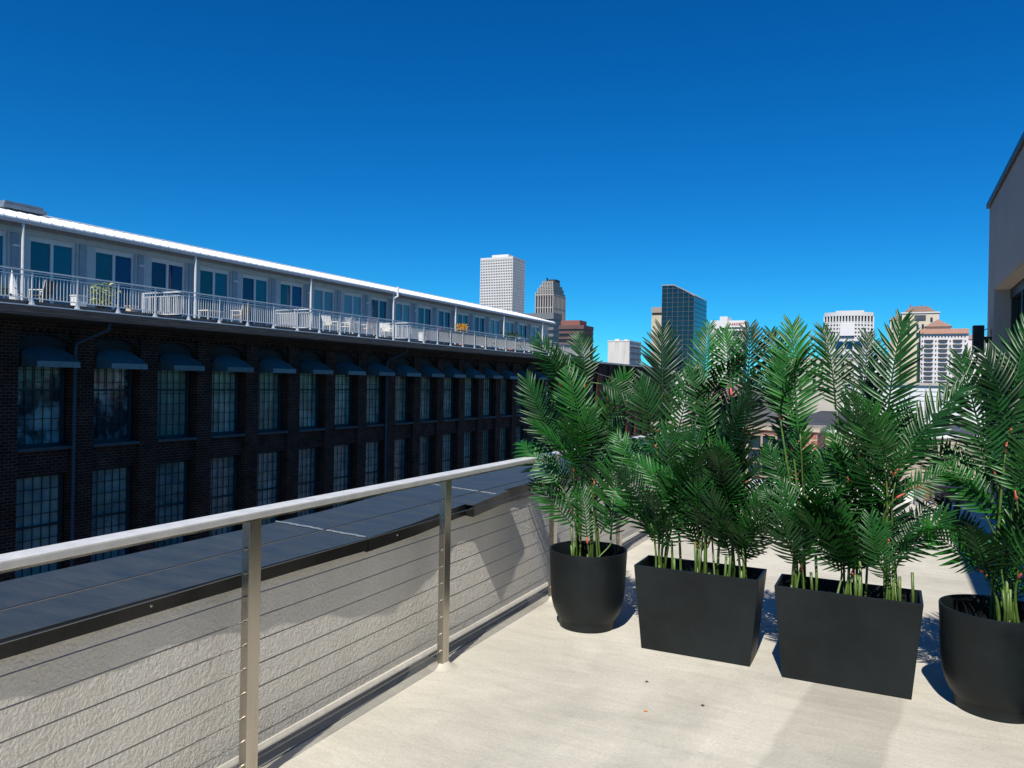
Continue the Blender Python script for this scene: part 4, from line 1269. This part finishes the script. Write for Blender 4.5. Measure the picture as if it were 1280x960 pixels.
potted('potted_plant', 'dark green plant at the left edge of the photograph behind the rail', 'plant', -24.9, 14.2, 4.3, .5, M['bush'], M['white_paint'], pot_h=.15, n=120, size=.18, seed=8)
potted('potted_plant', 'bushy grey green plant between the yellow flowers and the dark shrub', 'plant', -24.8, 45.6, 4.6, .8, M['bush'], M['white_paint'], pot_h=.25, n=200, size=.18, seed=9)
potted('potted_plant', 'pale leafy plant right of the dark shrub by the rail', 'plant', -24.8, 53.0, 4.5, .6, M['bush'], M['white_paint'], pot_h=.25, n=160, size=.16, seed=10)
def crate(label, x, y, z1, w, d, m__, name='storage_box', cat='box'):
    t = thing(name, label, cat, (x, y, BZ))
    MB().box(x - d / 2, x + d / 2, y - w / 2, y + w / 2, BZ + .001, z1 - .04).build('body', m__, t, bevel=.01)
    MB().box(x - d / 2 - .02, x + d / 2 + .02, y - w / 2 - .02, y + w / 2 + .02, z1 - .039, z1).build('lid', m__, t)
    return t
crate('white box on the balcony floor beside the left downpipe', -25.0, 17.0, 4.28, .35, .35, M['white_paint'])
crate('small pale box on the balcony behind the rail, left of the yellow flowers', -25.0, 38.5, 4.42, .4, .3, M['white_paint'])
crate('small cream box on the floor near the divider fence', -24.8, 18.9, 4.1, .3, .25, mat('cream_box', (.70, .55, .42), .8))
pr = thing('folded_parasol', 'short closed white parasol leaning beside the leftmost downpipe', 'parasol', (-27.2, 16.2, BZ))
MB().tube([(-26.2, 15.6, BZ), (-26.25, 15.5, 5.0)], .02, 6).build('pole', M['white_metal'], pr)
MB().tube([(-26.2, 15.6, 3.95), (-26.21, 15.57, 4.2), (-26.23, 15.54, 4.6), (-26.25, 15.5, 4.95)], [.16, .17, .10, .02], 10).build('canopy', M['white_paint'], pr)

# small litter on the terrace
lt = [(-1.05, 3.62, 'tiny orange dry leaf lying on the pale deck', (.55, .22, .06)), (-.82, 3.82, 'tiny dark dry leaf on the deck right of the orange one', (.05, .04, .03)), (-1.15, 3.98, 'tiny brown dry leaf nearest the first round pot', (.10, .07, .05))]
for (x, y, lb, c_) in lt:
    g_ = MB().add([(x, y, .004), (x + .010, y + .006, .009), (x + .022, y + .004, .004), (x + .011, y - .006, .003)], [(0, 1, 2, 3)])
    tag(g_.build('dry_leaf', mat('dry_leaf', c_, .8), origin=(x, y, .004)), lb, 'leaf', 'dry leaves on the deck')

# ================================================================== PLANTERS
def round_pot(label, cx, cy):
    t = thing('round_planter', label, 'planter', (cx, cy, 0))
    prof = [(0, .0015), (.172, .0015), (.180, .006), (.181, .050), (.188, .058), (.205, .085), (.222, .125), (.234, .175), (.241, .24), (.246, .33), (.250, .44), (.253, .494), (.2515, .5), (.243, .5),
            (.240, .494), (.238, .42), (.234, .34), (0, .34)]
    MB().lathe(prof, cx, cy, 64).build('pot', M['pot'], t, smooth='auto')
    g_ = MB()
    g_.lathe([(.0, .375), (.12, .372), (.2, .366), (.236, .36)], cx, cy, 32)
    g_.build('soil', M['soil'], t)
    return t
round_pot('round black planter with tapered foot beside the cable railing', -1.762, 4.735)
round_pot('round black planter with tapered foot at the right edge beside the taupe building', .485, 4.50)
def box_pot(label, x0, x1, y0, y1):
    t = thing('rectangular_planter', label, 'planter', ((x0 + x1) / 2, (y0 + y1) / 2, 0))
    xb0, xb1, yb0, yb1 = x0 + .045, x1 - .045, y0 + .03, y1 - .03
    z = .5
    tt = .014
    g_ = MB()
    o_lo = [(xb0, yb0), (xb1, yb0), (xb1, yb1), (xb0, yb1)]
    o_hi = [(x0, y0), (x1, y0), (x1, y1), (x0, y1)]
    i_hi = [(x0 + tt, y0 + tt), (x1 - tt, y0 + tt), (x1 - tt, y1 - tt), (x0 + tt, y1 - tt)]
    i_lo = [(x0 + .03, y0 + .025), (x1 - .03, y0 + .025), (x1 - .03, y1 - .025), (x0 + .03, y1 - .025)]
    vs_ = [(*q, .002) for q in o_lo] + [(*q, z) for q in o_hi] + [(*q, z) for q in i_hi] + [(*q, .34) for q in i_lo]
    fs_ = [(3, 2, 1, 0)]
    for a in (0, 4, 8):
        fs_ += [(a + i, a + (i + 1) % 4, a + 4 + (i + 1) % 4, a + 4 + i) for i in range(4)]
    fs_.append((12, 13, 14, 15))
    g_.add(vs_, fs_)
    g_.build('trough', M['pot'], t, bevel=.003)
    s_ = MB()
    nx, ny = 16, 6
    r_ = random.Random(int(abs(x0) * 100))
    vv = [(x0 + .024 + (x1 - x0 - .048) * i / nx, y0 + .022 + (y1 - y0 - .044) * j / ny, .375 + r_.uniform(-.01, .012)) for i in range(nx + 1) for j in range(ny + 1)]
    s_.add(vv, [(i * (ny + 1) + j, (i + 1) * (ny + 1) + j, (i + 1) * (ny + 1) + j + 1, i * (ny + 1) + j + 1) for i in range(nx) for j in range(ny)])
    s_.build('soil', M['soil'], t)
    return t
box_pot('left one of the two black rectangular planters, next to the first round pot', -1.365, -.645, 4.45, 4.76)
box_pot('right one of the two black rectangular planters, in the middle of the row', -.555, .162, 4.38, 4.69)

# ================================================================== PALMS
PALM_FRONDS = {
 'A': ([(-1.89, 4.673, 1.323, -1.931, 4.641, 1.797), (-1.809, 4.739, 1.565, -1.819, 4.719, 1.9), (-1.944, 4.642, 1.573, -1.946, 4.426, 1.833), (-1.988, 4.781, 1.121, -2.194, 4.644, 1.59), (-1.95, 4.672, 0.91, -2.301, 4.771, 1.209), (-1.721, 4.715, 0.933, -1.675, 4.762, 1.359), (-1.763, 4.716, 0.554, -1.804, 4.7, 0.918), (-1.663, 4.657, 1.578, -1.409, 4.64, 1.502), (-1.703, 4.786, 1.262, -1.53, 4.734, 1.631), (-1.611, 4.763, 0.567, -1.55, 4.692, 1.172), (-1.858, 4.766, 0.938, -1.909, 4.736, 1.256), (-1.785, 4.684, 1.16, -1.757, 4.474, 1.625), (-1.74, 4.786, 1.155, -1.583, 4.717, 1.374), (-1.891, 4.759, 0.724, -2.068, 4.821, 1.053)],
       [(-1.852, 4.704), (-1.77, 4.723), (-1.703, 4.676)]),
 'B': ([(-1.242, 4.654, 1.305, -1.29, 4.696, 1.932), (-1.209, 4.668, 0.932, -1.195, 4.479, 1.301), (-1.293, 4.534, 0.743, -1.405, 4.384, 1.05), (-1.407, 4.684, 0.98, -1.517, 4.603, 1.255), (-1.168, 4.623, 1.198, -1.073, 4.499, 1.634), (-1.285, 4.601, 1.193, -1.364, 4.505, 1.582), (-1.23, 4.573, 0.762, -1.12, 4.54, 1.063), (-1.211, 4.615, 1.001, -1.372, 4.685, 1.282)],
       [(-1.271, 4.581), (-1.238, 4.604), (-1.153, 4.597)]),
 'C': ([(-1.019, 4.688, 1.516, -1.026, 4.683, 1.947), (-0.831, 4.539, 1.545, -0.903, 4.595, 1.91), (-0.95, 4.684, 1.205, -0.91, 4.753, 1.348), (-1.047, 4.612, 0.822, -1.143, 4.621, 1.199), (-0.962, 4.548, 1.308, -1.049, 4.594, 1.683), (-0.954, 4.613, 0.925, -0.856, 4.484, 1.224), (-0.997, 4.521, 1.027, -1.085, 4.575, 1.301), (-0.943, 4.688, 0.772, -0.81, 4.496, 1.043)],
       [(-1.017, 4.592), (-0.972, 4.557), (-0.906, 4.534)]),
 'D': ([(-0.754, 4.563, 1.501, -0.743, 4.589, 1.917), (-0.798, 4.667, 1.215, -0.682, 4.461, 1.593), (-0.746, 4.621, 0.568, -0.633, 4.415, 0.888), (-0.832, 4.639, 0.838, -0.884, 4.525, 1.081), (-0.749, 4.669, 1.029, -0.617, 4.762, 1.218), (-0.757, 4.601, 0.85, -0.64, 4.7, 0.987), (-0.871, 4.566, 1.218, -0.752, 4.37, 1.503), (-0.838, 4.618, 0.605, -0.925, 4.408, 0.93)],
       [(-0.821, 4.538), (-0.766, 4.557), (-0.728, 4.575)]),
 'E': ([(-0.448, 4.488, 1.325, -0.504, 4.521, 1.931), (-0.558, 4.516, 1.417, -0.628, 4.553, 1.903), (-0.427, 4.528, 0.581, -0.446, 4.455, 0.899), (-0.512, 4.554, 0.969, -0.644, 4.54, 1.232), (-0.408, 4.567, 0.976, -0.286, 4.526, 1.209), (-0.498, 4.572, 1.238, -0.577, 4.653, 1.55), (-0.454, 4.551, 0.795, -0.587, 4.469, 0.995), (-0.433, 4.59, 1.06, -0.485, 4.446, 1.334)],
       [(-0.476, 4.497), (-0.441, 4.558), (-0.379, 4.517)]),
 'F': ([(-0.268, 4.559, 1.461, -0.307, 4.533, 1.906), (-0.133, 4.564, 1.431, -0.14, 4.564, 1.871), (-0.229, 4.574, 0.569, -0.256, 4.373, 0.92), (-0.206, 4.573, 1.079, -0.247, 4.502, 1.342), (-0.165, 4.582, 0.994, -0.07, 4.475, 1.267), (-0.22, 4.587, 0.901, -0.352, 4.603, 1.176), (-0.145, 4.464, 1.222, -0.199, 4.263, 1.519), (-0.174, 4.582, 0.579, -0.086, 4.67, 0.857)],
       [(-0.224, 4.493), (-0.177, 4.511), (-0.134, 4.523)]),
 'G': ([(-0.011, 4.518, 1.344, 0.005, 4.478, 1.931), (0.027, 4.526, 1.143, 0.28, 4.486, 1.618), (-0.001, 4.528, 0.773, -0.011, 4.555, 1.137), (0.047, 4.465, 1.026, 0.235, 4.427, 1.166), (0.054, 4.592, 0.669, 0.234, 4.472, 0.951), (0.027, 4.5, 1.103, 0.097, 4.537, 1.44), (-0.031, 4.503, 1.183, -0.114, 4.48, 1.603), (-0.015, 4.586, 0.92, -0.124, 4.398, 1.187)],
       [(-0.007, 4.499), (0.045, 4.5), (0.091, 4.545)]),
 'H': ([(0.477, 4.589, 1.159, 0.312, 4.531, 1.733), (0.521, 4.571, 1.293, 0.583, 4.606, 1.918), (0.44, 4.591, 0.94, 0.208, 4.527, 1.337), (0.421, 4.605, 0.661, 0.187, 4.446, 0.869), (0.551, 4.655, 0.486, 0.552, 4.599, 0.889), (0.565, 4.56, 1.056, 0.489, 4.564, 1.534), (0.626, 4.655, 1.13, 0.69, 4.592, 1.776), (0.634, 4.563, 0.903, 0.751, 4.518, 1.309), (0.544, 4.572, 1.374, 0.432, 4.547, 1.775), (0.521, 4.584, 0.767, 0.644, 4.658, 1.131), (0.585, 4.538, 0.664, 0.693, 4.32, 0.985)],
       [(0.498, 4.605), (0.539, 4.599), (0.588, 4.609)]),
}

def frond_mesh(seed, pairs=27, lmax=.30, curve=.18, wid=.030):
    """A unit-length feather frond: midrib up +Z, leaflets spread in X, upper side towards +Y."""
    r_ = random.Random(seed)
    g_ = MB()
    def rp(s): return Vector((0.015 * sin(3 * s + seed), -curve * s * s, s * (1 - .10 * curve * s)))
    path = [rp(i / 14) for i in range(15)]
    g_.tube(path, [.0105 * (1 - .8 * i / 14) + .001 for i in range(15)], 6)
    for i in range(pairs):
        u = i / (pairs - 1)
        s = .07 + .93 * u
        if s < .3: pl = .50 + .50 * ((s - .07) / .23) ** .8
        elif s < .6: pl = 1.0
        else: pl = 1 - .55 * ((s - .6) / .4) ** 1.2
        ang = R(64 - 40 * u ** 1.1)
        t = (rp(min(1, s + .02)) - rp(s - .02)).normalized()
        for sx in (-1, 1):
            L_ = lmax * pl * r_.uniform(.90, 1.07)
            a = ang + R(r_.uniform(-5, 5))
            lift = .32 + r_.uniform(-.14, .12)
            out = Vector((sx, 0, 0)) * sin(a) + t * cos(a) + Vector((0, lift * sin(a), 0))
            out.normalize()
            nrm = (t.cross(Vector((sx, 0, 0)))).normalized()
            if nrm.y < 0: nrm = -nrm
            side = out.cross(nrm).normalized()
            nn = side.cross(out).normalized()
            if nn.y < 0: nn = -nn
            W_ = wid * (.55 + .45 * pl) * r_.uniform(.88, 1.1)
            b0 = rp(s)
            prof = [(0, .30), (.16, .85), (.42, 1.0), (.70, .80), (.88, .45), (1.0, .03)]
            droop = r_.uniform(.10, .34)
            tw = r_.uniform(-.35, .35)
            vs_ = []
            for (q, w) in prof:
                c_ = b0 + out * (L_ * q) - nn * (droop * L_ * q * q)
                sd = (side * cos(tw * q) + nn * sin(tw * q))
                hw_ = W_ * w * .5
                vs_ += [c_ + sd * hw_ + nn * hw_ * .8, c_, c_ - sd * hw_ + nn * hw_ * .8]
            fs_ = []
            for k in range(len(prof) - 1):
                o = 3 * k
                fs_ += [(o, o + 1, o + 4, o + 3), (o + 1, o + 2, o + 5, o + 4)]
            g_.add(vs_, fs_)
    me = bpy.data.meshes.new('frond')
    me.from_pydata([tuple(q) for q in g_.v], [], g_.f)
    me.materials.append(M['leaf'])
    for p_ in me.polygons: p_.use_smooth = True
    me.update()
    return me
FR = [frond_mesh(1, 25, .335, .14, .031), frond_mesh(2, 22, .36, .24, .034), frond_mesh(3, 18, .40, .12, .040), frond_mesh(4, 15, .43, .28, .048), frond_mesh(5, 23, .35, .40, .034), frond_mesh(6, 16, .42, .18, .046)]
sheath_me = None
def add_frond(palm, base, tip, face, k, rr):
    """Frond object from base to tip with its upper side turned towards 'face'."""
    base, tip, face = Vector(base), Vector(tip), Vector(face)
    L_ = (tip - base).length
    z = (tip - base).normalized()
    y = (face - z * face.dot(z)).normalized()
    x = y.cross(z)
    me = FR[k]
    o = bpy.data.objects.new('frond', me)
    COL.objects.link(o)
    o.parent = palm
    mt = Matrix((x, y, z)).transposed().to_4x4()
    curve = -me['cv'] if 'cv' in me else 0
    mt = Matrix.Translation(base - Vector(palm['_o'])) @ mt @ Matrix.Rotation(-0.0, 4, 'X') @ Matrix.Scale(L_, 4)
    o.matrix_local = mt
    return o, mt
def stem_path(p0, base, zdir, r_):
    p0, base = Vector(p0), Vector(base)
    h = (base - p0).length
    c1 = p0 + Vector((r_.uniform(-.03, .03), r_.uniform(-.03, .03), h * .45))
    c2 = base - Vector(zdir) * h * .28
    pts = []
    for i in range(15):
        t = i / 14
        pts.append(p0 * (1 - t) ** 3 + c1 * 3 * t * (1 - t) ** 2 + c2 * 3 * t * t * (1 - t) + base * t ** 3)
    return pts
PLABEL = {
    'A': 'artificial areca palm in the round planter beside the cable railing',
    'B': 'areca palm at the left end of the left rectangular planter',
    'C': 'areca palm in the middle of the left rectangular planter',
    'D': 'areca palm at the right end of the left rectangular planter',
    'E': 'areca palm at the left end of the right rectangular planter',
    'F': 'areca palm in the middle of the right rectangular planter',
    'G': 'areca palm at the right end of the right rectangular planter',
    'H': 'areca palm in the round planter at the right edge of the photograph',
}
FILL = {'A': 9, 'B': 14, 'C': 18, 'D': 14, 'E': 14, 'F': 18, 'G': 13, 'H': 13}
for key in 'ABCDEFGH':
    fr_, st_ = PALM_FRONDS[key]
    r_ = random.Random(ord(key) * 7)
    cx = sum(s_[0] for s_ in st_) / len(st_)
    cy = sum(s_[1] for s_ in st_) / len(st_)
    if key in 'BCDEFG': cy += .05
    palm = thing('areca_palm', PLABEL[key], 'palm', (cx, cy, .37), 'areca palms in the black planters')
    canes = []
    def plant_frond(base, tip, face, k, seeded, thick, cane=True):
        base, tip = Vector(base), Vector(tip)
        o, mt_ = add_frond(palm, base, tip, face, k, r_)
        zd = (tip - base).normalized()
        p0 = (seeded[0], seeded[1], .362)
        if not cane:
            pts = [Vector(seeded), base - zd * .03, base]
        else:
            pts = stem_path(p0, base, zd, r_)
        n = len(pts)
        if cane: MB().tube(pts, [thick * (1 - .45 * i / (n - 1)) for i in range(n)], 8).build('cane', M['stem'], palm, smooth=True)
        L_ = (tip - base).length
        sp_ = [base - zd * .022, base - zd * .008, base + zd * .014, base + zd * .03]
        inv = (Matrix.Translation(Vector(palm['_o'])) @ mt_).inverted()
        if (not cane and r_.random() < .85) or (cane and r_.random() < .4): return pts
        s_o = MB().tube([inv @ q for q in sp_], [thick * f_ / L_ for f_ in (.7, 1.0, .75, .3)], 7)
        c = s_o.build('leaf_base', M['sheath'], smooth=True)
        c.parent = o
        return pts
    heroes = [(Vector(q[:3]), Vector(q[3:])) for q in fr_]
    for i, (b_, t_) in enumerate(heroes):
        L_ = (t_ - b_).length
        k = (0 if L_ > .5 else 1 if L_ > .42 else 2 if L_ > .34 else 3)
        if L_ > .42 and i % 3 == 2: k = 4
        toc = (Vector((0, 0, 1.6)) - b_).normalized()
        face = toc + Vector((r_.uniform(-.55, .55), r_.uniform(-.3, .3), .25))
        s0 = min(st_, key=lambda s_: abs(s_[0] - b_.x) + r_.uniform(0, .03))
        hi = b_.z > .85
        canes.append(plant_frond(b_, t_, face, k, (s0[0] + r_.uniform(-.022, .022), s0[1] + (r_.uniform(.05, .13) if hi else r_.uniform(-.02, .03))), r_.uniform(.006, .009)))
    for i in range(FILL[key]):
        # fronds that leave the side of a cane at any height
        path = r_.choice(canes)
        lo = [q for q in path if q.z > .53]
        if lo and r_.random() < .4: lo = lo[:4]
        q0 = r_.choice(lo) if lo else path[-1]
        a = r_.uniform(0, 2 * pi)
        if r_.random() < .35: a = r_.uniform(-pi * .9, -pi * .1)
        tl = R(r_.uniform(14, 50)) if q0.z < 1.2 else R(r_.uniform(4, 28))
        d = Vector((cos(a) * sin(tl), (sin(a) * .8 + .12) * sin(tl), cos(tl))).normalized()
        b_ = q0 + d * .05
        L_ = r_.uniform(.34, .50) * (1.0 if q0.z > .7 else .85)
        t_ = b_ + d * L_
        if t_.z > 1.83: t_.z = 1.83 - r_.uniform(0, .15)
        if key in 'A' and t_.x > -1.45: t_.x = -1.45
        if key in 'A' and t_.x < -2.12 and b_.z < 1.1: t_.x = -2.12
        if t_.x > WX - .12: t_.x = WX - .12
        face = Vector((-cos(a) * .8, -sin(a) * .8 - .3, .8)) + Vector((r_.uniform(-.6, .6), r_.uniform(-.6, .6), 0))
        if r_.random() < .5: face = Vector((-b_.x, -b_.y, .6)).normalized() + Vector((r_.uniform(-.6, .6), 0, .3))
        plant_frond(b_, t_, face, r_.choice([1, 2, 3, 4, 5]), tuple(q0), r_.uniform(.005, .007), cane=False)
    # short bare offshoots cut off just above the soil
    for i in range(4):
        s0 = r_.choice(st_)
        x, y = s0[0] + r_.uniform(-.035, .035), s0[1] + r_.uniform(-.04, .03)
        h = r_.uniform(.10, .30)
        MB().tube([(x, y, .362), (x + .004, y, .362 + h * .5), (x + r_.uniform(-.01, .01), y, .362 + h)], .0075, 8).build('offshoot', M['stem'], palm, smooth=True)

for o in bpy.data.objects:
    if '_o' in o: del o['_o']
